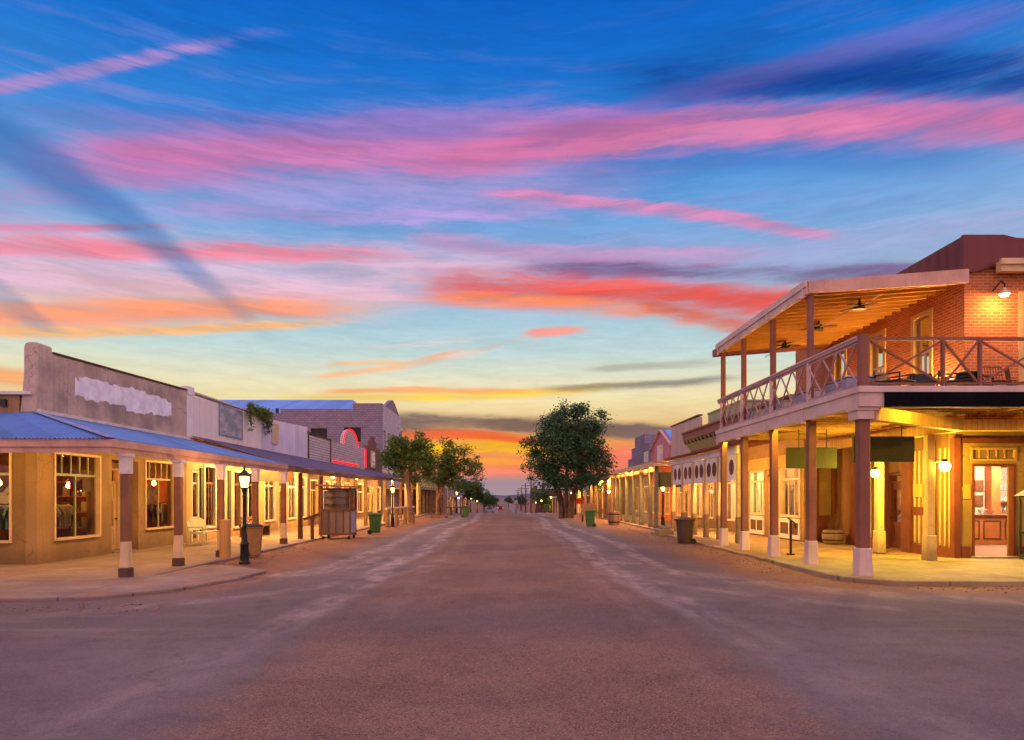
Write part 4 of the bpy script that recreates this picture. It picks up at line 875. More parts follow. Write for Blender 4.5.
M['ochre'] = pmat('ochre_wall_paint', '#BC8A3C', .75, .14, .8, .25, 25, streak=.15)
M['redbrown'] = pmat('red_brown_paint', '#6A2F18', .65, .2, 1.5, .25, 40, streak=.25)
M['soffit'] = boardmat('soffit_boards', '#C09050', .14, var=.12, gap=.05, streak=.15)
M['sign_green'] = pmat('olive_sign_paint', '#2C2A0A', .7, .15, 1., .2, 20, streak=.1)
M['navy'] = pmat('dark_sign_band', '#0B0B12', .85, .2, 1., .2, 20, streak=0, spec=.1)
M['curtain'] = pmat('sheer_curtain', '#CFC6C6', .9, .12, 4., .5, 12, streak=.3)

R1 = thing('balcony_saloon', 'two storey red brick corner saloon with a railed wraparound balcony and maroon roof', 'building', (11.7, 17.4, 0))
FB = FF(17.4); FS = FRx(11.7)
# upper walls
hs = [(18.7,19.62,4.75,6.95),(21.0,21.9,4.75,6.95),(23.4,24.3,4.75,6.95)]
hf = [(13.1,14.2,4.2,7.05),(16.2,17.3,4.8,7.05)]
MB().wall(FS, 17.4, 27.5, 3.62, 7.9, -.3, 0, hs).wall(FB, 12.0, 24, 3.62, 7.9, -.3, -.002, hf).build('brick_wall', M['red_brick'], R1)
for a, b, c, d in hs:
    w_ = window(R1, FS, a+.1, b-.1, c+.1, d-.1, 'cream_wall', .0, .13, (.5,), 5.85, (), sash='white_trim', depth=.14)
    MB().b(FS, a+.1, b-.1, -.19, -.17, 5.9, d-.1).build('blind', M['sign_green'], w_)
    cm = MB(); n = 10
    for k in range(n):
        if k in (4,5): continue
        s0 = a+.12+(b-a-.24)*k/n; cm.b(FS, s0, s0+.06, -.22 - .03*(k%2), -.2, c+.12, 5.86)
    cm.build('curtain', M['curtain'], w_)
for a, b, c, d in hf[:1]: door(R1, FB, a+.1, b-.1, 4.16, 6.3, 'cream_wall', .0, .13, 'cream_wall', (.4,.9), .6, name='balcony_door')
a, b, c, d = hf[1]; window(R1, FB, a+.1, b-.1, c+.1, d-.1, 'cream_wall', 0, .13, (.5,), 5.9)
room(R1, FS, 17.75, 27.2, 4.15, 7.3, 3, 'room_wall', 'tube_dim', -.31, 1)
# maroon hipped crown
MB().prism([(11.63,17.384,7.6),(11.63,26,7.6),(11.63,26,8.43),(11.63,17.384,8.43)], (.06,0,0)).build('roof_side', M['maroon_tin'], R1)
mb = MB(); mb.prism([(11.6,17.28,7.5),(11.9,17.28,7.5),(12.3,17.28,7.62),(24,17.28,7.62),(24,17.28,7.85),(14.0,17.28,8.1),(12.62,17.28,8.44),(11.6,17.28,8.44)], (0,.1,0)); mb.build('roof_front', M['maroon_tin'], R1)
mb = MB(); mb.hexa([(11.7,17.39,8.3),(24,17.39,7.7),(24,27,7.7),(11.7,27,8.3),(12.6,17.39,8.425),(24,17.39,7.83),(24,27,7.83),(12.6,27,8.425)]); mb.build('roof', M['maroon_tin'], R1)
MB().w(12.42, 24, 17.1, 17.28, 7.46, 7.72).w(12.38,24,17.02,17.1,7.62,7.76).build('eave_board', M['cream_trim'], R1)
# balcony porch roof along the side street front
mb = MB()
mb.hexa([(7.64,17.25,7.2),(11.7,17.25,7.52),(11.7,24.5,7.52),(7.64,24.5,7.2),(7.64,17.25,7.25),(11.7,17.25,7.57),(11.7,24.5,7.57),(7.64,24.5,7.25)]); mb.build('porch_roof', M['soffit'], R1)
mb = MB(); y = 17.7
while y < 25.2: mb.bar((7.66,y,7.08), (11.68,y,7.40), .06, .2); y += .42
mb.build('rafters', M['ochre'], R1)
MB().w(7.6,7.7,17.25,24.5,6.93,7.24).w(7.56,7.6,17.2,24.55,7.1,7.27).build('porch_fascia', M['lav_paint'], R1)
MB().hexa([(7.65,17.2,6.95),(11.69,17.2,7.2),(11.69,17.3,7.2),(7.65,17.3,6.95),(7.65,17.2,7.24),(11.69,17.2,7.545),(11.69,17.3,7.545),(7.65,17.3,7.24)]).build('porch_end_fascia', M['pinkwood'], R1)
MB().hexa([(7.65,25.2,6.95),(11.69,25.2,7.25),(11.69,24.5,7.25),(7.65,24.5,6.95),(7.65,25.2,7.2),(11.69,25.2,7.5),(11.69,24.5,7.5),(7.65,24.5,7.2)]).build('porch_end_fascia', M['mauve_paint'], R1)
# balcony floor, beams
MB().w(7.6, 11.69, 14.62, 24.5, 4.08, 4.16).w(11.69, 24, 14.62, 17.39, 4.08, 4.16).build('balcony_floor', M['soffit'], R1)
MB().w(7.58,7.78,14.6,24.5,3.74,4.078).build('balcony_beam', M['lav_paint'], R1)
MB().w(7.781,24,14.6,14.8,3.74,4.078).build('balcony_beam', M['lav_paint'], R1)
MB().w(7.54,7.6,14.54,24.5,4.04,4.17).w(7.6,24,14.54,14.6,4.04,4.17).build('balcony_edge', M['lav_paint'], R1)
MB().w(8.1,24,14.52,14.585,3.72,4.03).build('dark_band', M['navy'], R1)
mb = MB(); y = 15.2
while y < 25: mb.w(7.79, 11.69, y, y+.06, 3.88, 4.078); y += .42
x = 12.1
while x < 23: mb.w(x, x+.06, 14.81, 17.38, 3.88, 4.078); x += .42
mb.build('floor_joists', M['soffit'], R1)
MB().bar((7.9,14.75,3.6), (11.5,17.2,3.6), .2, .28).build('corner_beam', M['soffit'], R1)
MB().w(11.45,24,17.05,17.25,3.46,3.74).w(11.35,11.55,17.25,25.2,3.46,3.74).build('wall_beam', M['soffit'], R1)
# lower pillars
PY = [14.9, 17.4, 19.82, 22.25, 24.35]
for k, y in enumerate(PY):
    c = k == 0
    post(R1, 7.8, y, .05, 3.74, .225 if c else .19, 'mauve_paint', 'lav_paint', .31 if c else .27, .64, None, 0, 'lav_paint' if c else None, .42, .26)
    if not c: MB().w(7.55,7.58,y-.07,y+.07,3.66,3.98).build('bracket_plate', M['lav_paint'], R1)
for k, y in enumerate(PY[1:]):
    post(R1, 7.78, y, 4.16, 6.95, .14, 'mauve_paint', name='balcony_post')
    MB().w(7.57,7.6,y-.05,y+.05,6.86,7.095).build('bracket_plate', M['lav_paint'], R1)
# railing
mb = MB(); zb, zt = 4.27, 5.16
mb.w(7.62,7.72,14.78,24.5,5.18,5.25).w(7.64,7.7,14.78,24.5,4.2,4.26).w(7.655,7.685,14.78,24.5,5.12,5.18)
yy = [14.82, 17.4, 19.82, 22.25, 24.35]
for a, b in zip(yy, yy[1:]):
    for k in range(3):
        p, q = a+.08+(b-a-.14)*k/3, a+.08+(b-a-.14)*(k+1)/3
        mb.bar((7.685,p,zb), (7.685,q,zt-.03), .03, .035); mb.bar((7.65,p,zt-.03), (7.65,q,zb), .03, .035)
mb.build('side_railing', M['rail_paint'], R1)
MB().w(7.6,7.74,14.82,24.5,5.251,5.285).build('handrail_cap', M['lav_paint'], R1)
for y in yy[1:]: MB().w(7.63,7.71,y-.19,y-.11,4.16,5.18).build('rail_post', M['lav_paint'], R1)
MB().w(7.64,7.8,14.64,14.82,4.16,5.3).build('corner_rail_post', M['mauve_paint'], R1)
mb = MB(); mb.w(7.8,24,14.68,14.78,5.18,5.24).w(7.8,24,14.71,14.75,4.225,4.265); x = 7.84; wide = True
while x < 22:
    w_ = 1.6 if wide else .8
    mb.bar((x+.04,14.71,zb), (x+w_-.04,14.71,zt+.0), .03, .042); mb.bar((x+.04,14.745,zt), (x+w_-.04,14.745,zb), .03, .042)
    mb.w(x+w_-.028,x+w_+.028,14.69,14.77,4.16,5.17); x += w_; wide = not wide
mb.build('front_railing', M['mauve_paint'], R1)
# gooseneck lamp on the upper brick front
MB().tube([(12.42,17.4,7.05),(12.42,17.1,7.2),(12.42,16.98,7.1),(12.42,16.98,7.02)], [.02]*4).build('sign_lamp_arm', M['black'], R1)
MB().lathe((12.42,16.98,6.84), [(.13,0),(.11,.05),(.04,.12),(.025,.17)], 14).build('sign_lamp_shade', M['cream_trim'], R1, smooth=True)
MB().cyl((12.42,16.98,6.8), (12.42,16.98,6.838), .075).build('sign_lamp_bulb', emat('sign_lamp_glow', '#FFB860', 800), R1)
# ceiling fans under the upper porch
fan = thing('ceiling_fan', 'dark ceiling fan under the balcony roof nearest the street corner', 'fan', (9.6, 18.5, 7.0), 'ceiling fans under the balcony roof', local=True)
MB().cyl((0,0,.0),(0,0,.16),.03).cyl((0,0,-.12),(0,0,.02),.15,.11).build('motor', M['black'], fan)
for k in range(4):
    a = R(35+90*k); MB().bar((.1*math.cos(a),.1*math.sin(a),-.05), (.5*math.cos(a),.5*math.sin(a),-.07), .14, .02).build('blade', M['brown_wood'], fan)
dup(fan, (9.6,20.9,7.05), .4, 'dark ceiling fan in the middle of the balcony roof'); dup(fan, (9.6,23.4,7.05), .9, 'dark ceiling fan farthest along the balcony roof')
MB().cyl((9.6,17.4,6.97),(9.6,25.2,6.97),.015).build('conduit', M['lav_paint'], R1)
# lower recessed front: inner pillars, panelled walls, bar door
for y in (18.35, 20.8): post(R1, 11.4, y, .1, 3.46, .2, 'cream_wall', 'cream_wall', .28, .68, name='inner_pillar')
FBL = FF(19.1); FSL = FRx(12.6)
dr = (13.12, 14.2, .12, 2.62)
MB().wall(FBL, 12.6, 24, .05, 4.05, -.3, 0, [(dr[0]-.06, dr[1]+.06, .12, 2.7), (13.0,14.3,2.8,3.16), (16,18.5,.7,3.0)]).build('lower_wall', M['lower_ochre'], R1)
MB().wall(FSL, 19.402, 26, .05, 4.05, -.3, 0, [(21.6,22.5,.15,2.6)]).build('lower_wall', M['lower_brown'], R1)
MB().w(12.5,12.68,19.0,19.2,.05,3.45).build('corner_board', M['redbrown'], R1)
for a, b in ((19.95,20.35),(21.1,21.55),(22.55,23.1),(24.2,24.7)): MB().b(FSL,a,b,.003,.1,.08,3.45).build('pilaster', M['redbrown'], R1)
MB().b(FSL,19.25,19.94,.004,.05,.06,.36).build('baseboard', M['redbrown'], R1); MB().b(FSL,20.36,21.09,.004,.05,.06,.36).build('baseboard', M['redbrown'], R1); MB().b(FSL,20.36,21.09,.004,.04,1.25,1.5).build('rail_board', M['redbrown'], R1)
MB().b(FBL,12.73,12.98,.004,.05,.06,.42).build('baseboard', M['redbrown'], R1); MB().b(FBL,14.34,24,.004,.05,.06,.42).build('baseboard', M['redbrown'], R1); MB().b(FBL,12.73,24,.004,.08,3.3,3.44).build('head_board', M['redbrown'], R1)
for a in (19.3, 19.5, 19.72, 20.5, 20.72, 20.94, 23.2, 23.45, 23.7, 23.95): MB().b(FSL, a, a+.06, .003, .03, .4, 3.2).build('batten', M['cream_wall'], R1)
door(R1, FSL, 21.68, 22.42, .15, 2.25, 'redbrown', -.05, .08, 'redbrown', (.4,.9), .25, 'redbrown')
MB().b(FBL,12.8,13.0,.004,.03,1.75,2.15).build('notice_board', M['ochre'], R1); MB().b(FSL,20.5,20.95,.051,.08,1.8,2.2).build('notice_board', M['ochre'], R1)
mb = MB(); mb.b(FBL, dr[0]-.06, dr[0]-.0, -.16, .03, .12, 2.66).b(FBL, dr[1], dr[1]+.06, -.16, .03, .12, 2.66).b(FBL, dr[0]-.06, dr[1]+.06, -.16, .03, 2.66, 2.73); mb.build('door_frame', M['redbrown'], R1)
window(R1, FBL, 13.06, 14.24, 2.86, 3.12, 'ochre', .0, .06, (.2,.4,.6,.8), depth=.1, thin=.035, glass='tan_dark')
window(R1, FBL, 16.1, 18.4, .8, 2.9, 'redbrown', .0, .1, (.5,), 2.3, (.5,), depth=.12)
MB().w(13.0,14.35,18.75,19.1,.09,.155).build('threshold', M['concrete_warm'], R1)
# inside the bar
ib = (12.95, 19.3, 26, .14, 3.4)
MB().quad((12.95,19.41,.14),(23,19.41,.14),(23,27,.14),(12.95,27,.14)).build('interior_floor', M['floor_wood'], R1, fix=False)
MB().quad((12.95,19.41,3.4),(23,19.41,3.4),(23,27,3.4),(12.95,27,3.4)).quad((12.95,19.41,.14),(12.95,27,.14),(12.95,27,3.4),(12.95,19.41,3.4)).quad((23,19.41,.14),(23,27,.14),(23,27,3.4),(23,19.41,3.4)).build('interior_ceiling', M['room_pale'], R1, fix=False)
MB().quad((12.95,27,.14),(23,27,.14),(23,27,3.4),(12.95,27,3.4)).build('interior_wall', brickmat('bar_brick', '#D0B0A0', '#B89888', '#E0CFC0', .25, .08), R1, fix=False)
for x, y in ((14.6,20.6),(16.2,22.2),(18.2,24.6),(19.2,25.6)): MB().w(x-.5,x+.5,y-.07,y+.07,3.3,3.37).build('ceiling_light', M['tube_white'], R1)
bar = thing('bar_counter', 'panelled wooden bar counter seen through the open saloon door', 'counter', (17, 24.2, .14))
M['bar_wood'] = pmat('honey_bar_wood', '#A8683A', .5, .2, 2., .2, 30, streak=.25)
MB().w(15.2,20.5,24,24.6,.14,1.12).build('body', M['bar_wood'], bar); MB().w(15.1,20.6,23.9,24.7,1.12,1.18).build('top', M['brown_wood'], bar, bevel=.01)
for k in range(7): x = 15.3+.75*k; MB().w(x,x+.62,23.97,23.999,.32,.36).w(x,x+.62,23.97,23.999,.94,.98).w(x,x+.04,23.97,23.999,.36,.94).w(x+.58,x+.62,23.97,23.999,.36,.94).build('panel_moulding', M['brown_wood'], bar)
bb = thing('back_bar', 'tall wooden back bar with lit shelves behind the counter', 'shelf', (20, 26.6, .14))
mb = MB(); mb.w(18.9,22,26.5,26.95,.14,1.2).w(18.95,19.3,26.6,26.95,1.2,3.2).w(20.4,20.6,26.6,26.95,1.2,3.2).w(19.3,20.4,26.6,26.95,3.0,3.25)
for z in (1.6,2.05,2.5): mb.w(19.3,20.4,26.6,26.95,z,z+.03)
mb.build('cabinet', M['bar_wood'], bb); MB().w(19.32,20.38,26.93,26.96,1.65,2.95).build('glowing_back', emat('shelf_glow', '#FFC890', 1.2), bb)  # shelf light put into the back panel as its own glow
bt = None
for k in range(24):
    z = (1.2,1.63,2.08,2.53)[k%4]; x = 19.4+.17*(k//4); lb = 'small bottle on the lit shelves of the back bar'
    if bt is None:
        bt = MB().lathe((0,0,0), [(.035,0),(.037,.16),(.015,.2),(.013,.27)], 8).build('bottle', M['goods'], smooth=True); tag(bt, lb, 'bottle', 'bottles on the back bar'); o = bt
    else: o = bt.copy(); C.objects.link(o)
    o.location = (x, 26.72, z)
for k, (x, z) in enumerate(((18.68,2.25),(18.66,1.65),(17.9,2.0))):
    pf = thing('framed_picture', ('framed picture hung upper on the pale brick wall inside the bar','small framed picture hung lower on the pale brick wall inside the bar','framed picture hung left on the pale brick wall inside the bar')[k], 'picture', (x,26.99,z))
    MB().w(x-.2,x+.2,26.94,26.98,z-.22,z+.22).build('frame', M['brown_wood'], pf); MB().w(x-.14,x+.14,26.925,26.938,z-.15,z+.15).build('print', M['room_wall'], pf)
# globe lamps under the balcony, then unseen fill lamps added for warmth
lamp_bulb(FRx(11.2), 20.05, .33, 2.5, .125, 'shell_y', 'globe_lamp', 'glowing yellow globe lamp beyond the corner pillar beside a hanging dark sign', 'yellow globe lamps under the balcony', watts=850, col='#FFDA50')
lamp_bulb(FLx(11.5), 18.25, .25, 2.62, .14, 'shell_y', 'globe_lamp', 'glowing yellow globe lamp between the cream pillar and the bar door', 'yellow globe lamps under the balcony', watts=850, col='#FFDA50')
for k in range(6): y = 15.9+1.65*k; flush_lamp(7.87, y, 4.0, 'bulb_y', .06, 'unseen fill lamp added behind the outer balcony beam', 'added fill lamps behind the balcony beams')
for k in range(5): x = 9.2+1.9*k; flush_lamp(x, 14.88, 4.0, 'bulb_y', .06, 'unseen fill lamp added behind the front balcony beam', 'added fill lamps behind the balcony beams')
for k, y in enumerate((18.1, 20.3, 22.7)):  # uplights added out of view to warm the brick and the porch ceiling
    t = thing('added_uplight', 'unseen uplight added near the balcony floor between the brick upper windows', 'lamp', (11.69, y, 4.5), 'added uplights on the balcony')
    MB().w(11.6,11.69,y-.08,y+.08,4.42,4.5).build('fitting', M['black'], t); MB().w(11.56,11.66,y-.07,y+.07,4.503,4.56).build('lit_top', M['bulb'], t)
# hanging signs
for nm, x, y, w_, z0, z1, mt, lb in (('olive', 9.42, 21, 1.55, 2.68, 3.32, 'sign_green', 'blank olive green board hanging under the balcony beyond the second pillar'), ('dark', 9.75, 17.6, 1.58, 2.7, 3.36, 'sign_green', 'blank dark olive board hanging under the balcony beside the corner pillar')):
    t = thing('hanging_sign', lb, 'sign', (x, y, z0), 'hanging signs under the balcony')
    MB().w(x-w_/2,x+w_/2,y-.04,y+.04,z0,z1).build('board', M[mt], t, bevel=.01)
    MB().cyl((x-w_*.25,y,z1),(x-w_*.25,y,3.88),.014).cyl((x+w_*.3,y,z1),(x+w_*.3,y,3.88),.014).cyl((x-w_*.25,y,z1+.42),(x+w_*.3,y,z1+.42),.012).build('hanger', M['black'], t)

# ---- cornice building with the oval valance porch
R2 = thing('oval_porch_shop', 'pale shop with white oval cut valance panels along its porch and a dark bracketed cornice', 'shop', (11.4, 30, 0))
FO = FRx(11.4)
b2 = [(26.35,28.3,1.0,3.0),(28.75,29.6,.12,2.75),(30.0,31.7,1.0,3.0),(32.2,33.0,.12,2.8),(33.6,35.4,.6,3.0),(36,36.9,.12,2.7),(37.3,39,.6,3.0),(39.4,41.2,.6,3.0)]
MB().wall(FO, 26.02, 41.9, .05, 4.1, -.3, 0, b2).wall(FF(26.02), 11.701, 12.58, .05, 4.05, -.3, .002, []).build('wall', M['shop_brown'], R2)
for i, (a, b, c, d) in enumerate(b2):
    if i in (1,3,5): door(R2, FO, a+.08, b-.08, .12, 2.3, 'redbrown' if i != 3 else 'brown_wood', -.06, .08, 'cream_trim', (.36,.9), .3, 'redbrown')
    else: window(R2, FO, a+.08, b-.08, c+.08, d-.08, 'cream_trim', 0, .09, (.5,) if i > 2 else (.33,.66), 2.5)
for a, b in ((26.35,28.3),(30.0,31.7)):
    wp = MB().b(FO, a, b, .003, .05, .14, .95).build('white_panel', M['white_trim'], R2)
    for k in range(2): s0 = a+.12+(b-a-.12)*k/2; MB().b(FO, s0, s0+(b-a)/2-.2, .051, .06, .32, .78).build('dark_inset', M['brown_wood'], wp)
MB().b(FO, 26.05, 33, .052, .12, 2.98, 3.5).build('yellow_header', M['ochre'], R2)
mb = MB(); mb.b(FF(26.02), 11.75, 11.95, .004, .05, .1, 3.4).b(FF(26.02), 12.42, 12.57, .004, .05, .1, 3.4).b(FF(26.02), 11.95, 12.42, .004, .03, .1, 1.1); mb.build('corner_board', M['redbrown'], R2)
room(R2, FO, 26.4, 29.7, .12, 3.3, 3.2, 'room_pale', 'tube_white', -.3, 1); room(R2, FO, 29.75, 32.1, .12, 3.3, 3.2, 'room_pale', 'tube_green', -.3, 1)
room(R2, FO, 32.15, 41.7, .12, 3.3, 3.2, 'room_pale', 'tube_white', -.3, 3)
MB().wall(FO, 26.02, 41.9, 4.1, 5.0, -.3, -.01).build('upper_wall', M['mauve_paint'], R2)
mb = MB(); mb.b(FO, 26.0, 41.9, -.1, .5, 5.2, 5.62).b(FO, 26.0, 41.95, -.1, .58, 5.62, 5.72)
mb.build('cornice', M['mauve_paint'], R2)
mb = MB(); mb.prism([FO.p(26.0,.0,4.6), FO.p(26.0,.45,5.19), FO.p(26.0,.0,5.19)], (0,15.9,0)); mb.build('cornice_cove', M['green_trim'], R2)
for k in range(22): MB().b(FO, 26.2+.73*k, 26.3+.73*k, .0, .47, 5.0, 5.2).build('cornice_bracket', M['brown_wood'], R2)
MB().w(11.6,14,33.5,39,5.73,6.5).w(11.55,14.05,33.45,39.05,6.5,6.58).build('roof_box', M['green_trim'], R2)
# porch with valance
mb = MB(); mb.hexa([(8.45,25.4,3.72),(11.38,25.4,4.12),(11.38,36.2,4.12),(8.45,36.2,3.72),(8.45,25.4,3.78),(11.38,25.4,4.18),(11.38,36.2,4.18),(8.45,36.2,3.78)]); mb.build('porch_roof', M['redbrown'], R2)
mb = MB()
for k in range(60): mb.cyl((8.42,25.5+.18*k,3.76),(11.3,25.5+.18*k,4.16),.06,.06,6)
mb.build('roof_tiles', M['redbrown'], R2)
MB().w(8.62,8.72,25.4,36.2,3.44,3.7).build('porch_beam', M['white_trim'], R2)
bays_ = [25.42, 27.7, 29.55, 31.4, 33.3, 35.3]
for a, b in zip(bays_, bays_[1:]):
    vl = MB().w(8.66,8.7,a+.05,b-.05,2.42,3.43).build('valance', M['valance'], R2)
    for f in (.3,.7):
        c = a+(b-a)*f; n = 18; MB().prism([(8.645, c+.27*math.cos(2*math.pi*k/n), 2.94+.3*math.sin(2*math.pi*k/n)) for k in range(n)], (.012,0,0)).build('oval', M['redbrown'], vl)
for y in bays_: post(R2, 8.7, y, .05, 3.43, .17, 'cream_wall', 'raw_post', .22, 1.0)
for y in (27, 30.5, 34): flush_lamp(8.82, y, 3.35, 'bulb', .11, 'unseen fill lamp added behind the white oval valance')  # fill lamps added out of view to light this porch

# ---- white board false front, with the orange-walled porch below
R3 = thing('board_false_front', 'shop with a tall weathered white board false front above an orange porch wall', 'shop', (11.9, 45, 0))
FW = FRx(11.9)
b3 = [(42.6,44.2,.5,2.7),(44.6,45.5,.12,2.6),(45.9,47.2,.5,2.7),(47.6,48.6,.5,2.7)]
M['orange'] = pmat('orange_wall_paint', '#C4622C', .75, .15, .8, .25, 25, streak=.15)
MB().wall(FW, 41.91, 48.9, .05, 4.2, -.3, 0, b3).build('wall', M['orange'], R3)
MB().hexa([(11.9,41.91,4.2),(12.1,41.91,4.2),(12.1,48.9,4.2),(11.9,48.9,4.2),(11.9,41.91,6.72),(12.1,41.91,6.72),(12.1,48.9,6.8),(11.9,48.9,6.8)]).build('false_front', M['old_boards'], R3)
MB().w(11.84,12.14,41.9,48.95,6.81,6.88).w(12.1,20,41.95,42.2,4.2,6.1).build('coping', M['mauve_paint'], R3)
for i, (a, b, c, d) in enumerate(b3):
    if i == 1: door(R3, FW, a+.08, b-.08, .12, 2.2, 'brown_wood', -.05, .08, 'cream_trim', (.4,.9), .3)
    else: window(R3, FW, a+.08, b-.08, c+.08, d-.08, 'cream_trim', 0, .09, (.5,), 2.1)
room(R3, FW, 42.1, 48.7, .12, 3.2, 3, 'room_pale', 'tube_white', -.3, 2)
R4 = thing('pink_gable_shop', 'shop with a pink gabled front and one upper window', 'shop', (11.9, 52, 0))
M['pink'] = pmat('pink_stucco', '#C4848E', .85, .15, .8, .4, 20, streak=.2)
b4 = [(49.3,50.6,.5,2.7),(51,51.9,.1,2.6),(52.3,53.6,.5,2.7),(54.0,55.2,.5,2.7)]
MB().wall(FW, 48.91, 55.6, .05, 4.2, -.3, 0, b4).build('wall', M['orange'], R4)
MB().prism([(11.9,48.91,4.2),(11.9,48.91,5.5),(11.9,52.2,6.85),(11.9,55.6,5.5),(11.9,55.6,4.2)], (.25,0,0)).build('gable', M['pink'], R4)
MB().bar((11.86,48.8,5.5),(11.86,52.2,6.9),.2,.1).bar((11.86,52.2,6.9),(11.86,55.7,5.5),.2,.1).build('gable_trim', M['pinkwood'], R4)
MB().hexa([(12.15,48.85,5.48),(20,48.85,5.48),(20,52.2,6.88),(12.15,52.2,6.88),(12.15,48.85,5.55),(20,48.85,5.55),(20,52.2,6.95),(12.15,52.2,6.95)]).hexa([(12.15,52.21,6.88),(20,52.21,6.88),(20,55.6,5.48),(12.15,55.6,5.48),(12.15,52.21,6.95),(20,52.21,6.95),(20,55.6,5.55),(12.15,55.6,5.55)]).build('roof', M['blue_roof'], R4)
MB().b(FW, 51.4, 53.1, .005, .06, 4.5, 5.75).build('upper_window', M['white_trim'], R4); MB().b(FW, 51.55, 52.95, .061, .07, 4.62, 5.63).build('pane', M['mirror'], R4)
for i, (a, b, c, d) in enumerate(b4):
    if i == 1: door(R4, FW, a+.08, b-.08, .12, 2.2, 'brown_wood', -.05, .08, 'cream_trim', (.4,.9), .3)
    else: window(R4, FW, a+.08, b-.08, c+.08, d-.08, 'cream_trim', 0, .09, (.5,), 2.1)
room(R4, FW, 49.1, 55.4, .12, 3.2, 3, 'room_pale', 'tube', -.3, 2)
R5 = thing('stepped_block_shop', 'gray block front with a stepped parapet and one lit upper window', 'shop', (11.9, 60, 0))
MB().wall(FW, 55.61, 66, .05, 5.4, -.4, 0, [(56.4,58.2,.5,2.7),(59,60,.1,2.6),(61,63.4,.5,2.7)]).b(FW, 56.0, 64.2, -.4, 0, 5.4, 6.3).b(FW, 58.1, 62.6, -2.4, 0, 6.3, 7.2).build('wall', M['purple_brick'], R5)
MB().b(FW, 56.6, 58.3, .005, .05, 4.7, 5.6).build('upper_window', M['white_trim'], R5)
for a, b in ((56.4,58.2),(61,63.4)): window(R5, FW, a+.08, b-.08, .58, 2.62, 'cream_trim', 0, .09, (.5,))
door(R5, FW, 59.08, 59.92, .1, 2.2, 'brown_wood', -.05, trans=.3)
room(R5, FW, 55.8, 65.8, .1, 3.2, 3, 'room_pale', 'tube', -.4, 2)
op = thing('orange_porch', 'porch with slim green gray posts in front of the orange shop wall', 'porch', (8.3, 44, 0))
mb = MB(); mb.hexa([(8.05,37.3,3.62),(11.36,37.3,4.0),(11.36,42,4.0),(8.05,42,3.62),(8.05,37.3,3.7),(11.36,37.3,4.08),(11.36,42,4.08),(8.05,42,3.7)]).hexa([(8.05,42.01,3.62),(11.88,42.01,4.05),(11.88,51,4.05),(8.05,51,3.62),(8.05,42.01,3.7),(11.88,42.01,4.13),(11.88,51,4.13),(8.05,51,3.7)]); mb.build('porch_roof', M['soffit'], op)
MB().w(8.0,8.06,37.25,51.05,3.46,3.72).w(8.06,11.3,37.25,37.3,3.5,3.61).build('fascia', M['cream_trim'], op)
M['gray_post'] = pmat('green_gray_post_paint', '#7E7A5C', .65, .18, 2., .25, 45, streak=.2)
for y in (37.5, 39.0, 41.6, 44.1, 46.6, 49.1, 50.8): post(op, 8.3, y, .05, 3.55, .2, 'gray_post', 'raw_post', .26, .22)
MB().w(8.22,8.3,37.4,50.9,3.2,3.4).build('beam', M['ochre'], op)
for y in (38.3, 40.1, 42.6, 44.4, 45.9, 47.6, 49.4): flush_lamp(8.16, y, 3.63, 'bulb', .075, 'unseen fill lamp added under the orange porch roof')  # added row of unseen fill lamps, washing the porch with light
t = thing('hanging_board', 'blank dark square board hanging in the near end of the orange porch', 'sign', (9.3,38.3,2.3))
MB().w(8.6,10.1,38.27,38.33,2.35,3.2).build('board', M['black'], t); MB().cyl((8.8,38.3,3.2),(8.8,38.3,3.7),.012).cyl((9.9,38.3,3.2),(9.9,38.3,3.8),.012).build('hanger', M['black'], t)
# farther porches
op2 = thing('timber_porch', 'lower timber porch with heavy posts past the orange porch', 'porch', (8.3, 55, 0))
mb = MB(); mb.hexa([(7.9,51.6,3.3),(11.88,51.6,3.5),(11.88,66,3.5),(7.9,66,3.3),(7.9,51.6,3.42),(11.88,51.6,3.62),(11.88,66,3.62),(7.9,66,3.42)]); mb.build('porch_roof', M['soffit'], op2)
MB().w(7.84,7.9,51.6,66,3.1,3.42).build('fascia', M['raw_post'], op2)
for y in (51.8, 53.6, 55.6, 58.5, 61.5, 64.5): post(op2, 8.15, y, .02, 3.25, .26, 'raw_post')
for y in (53.2, 56.5, 60, 63.5): flush_lamp(8.0, y, 3.28, 'bulb', .1, 'ceiling lamp hidden under the timber porch')
lamp_bulb(FRx(8.1), 50.6, .4, 2.2, .12, 'shell', 'porch_lamp', 'bright porch lamp at the corner between the orange and timber porches', arm=.3)
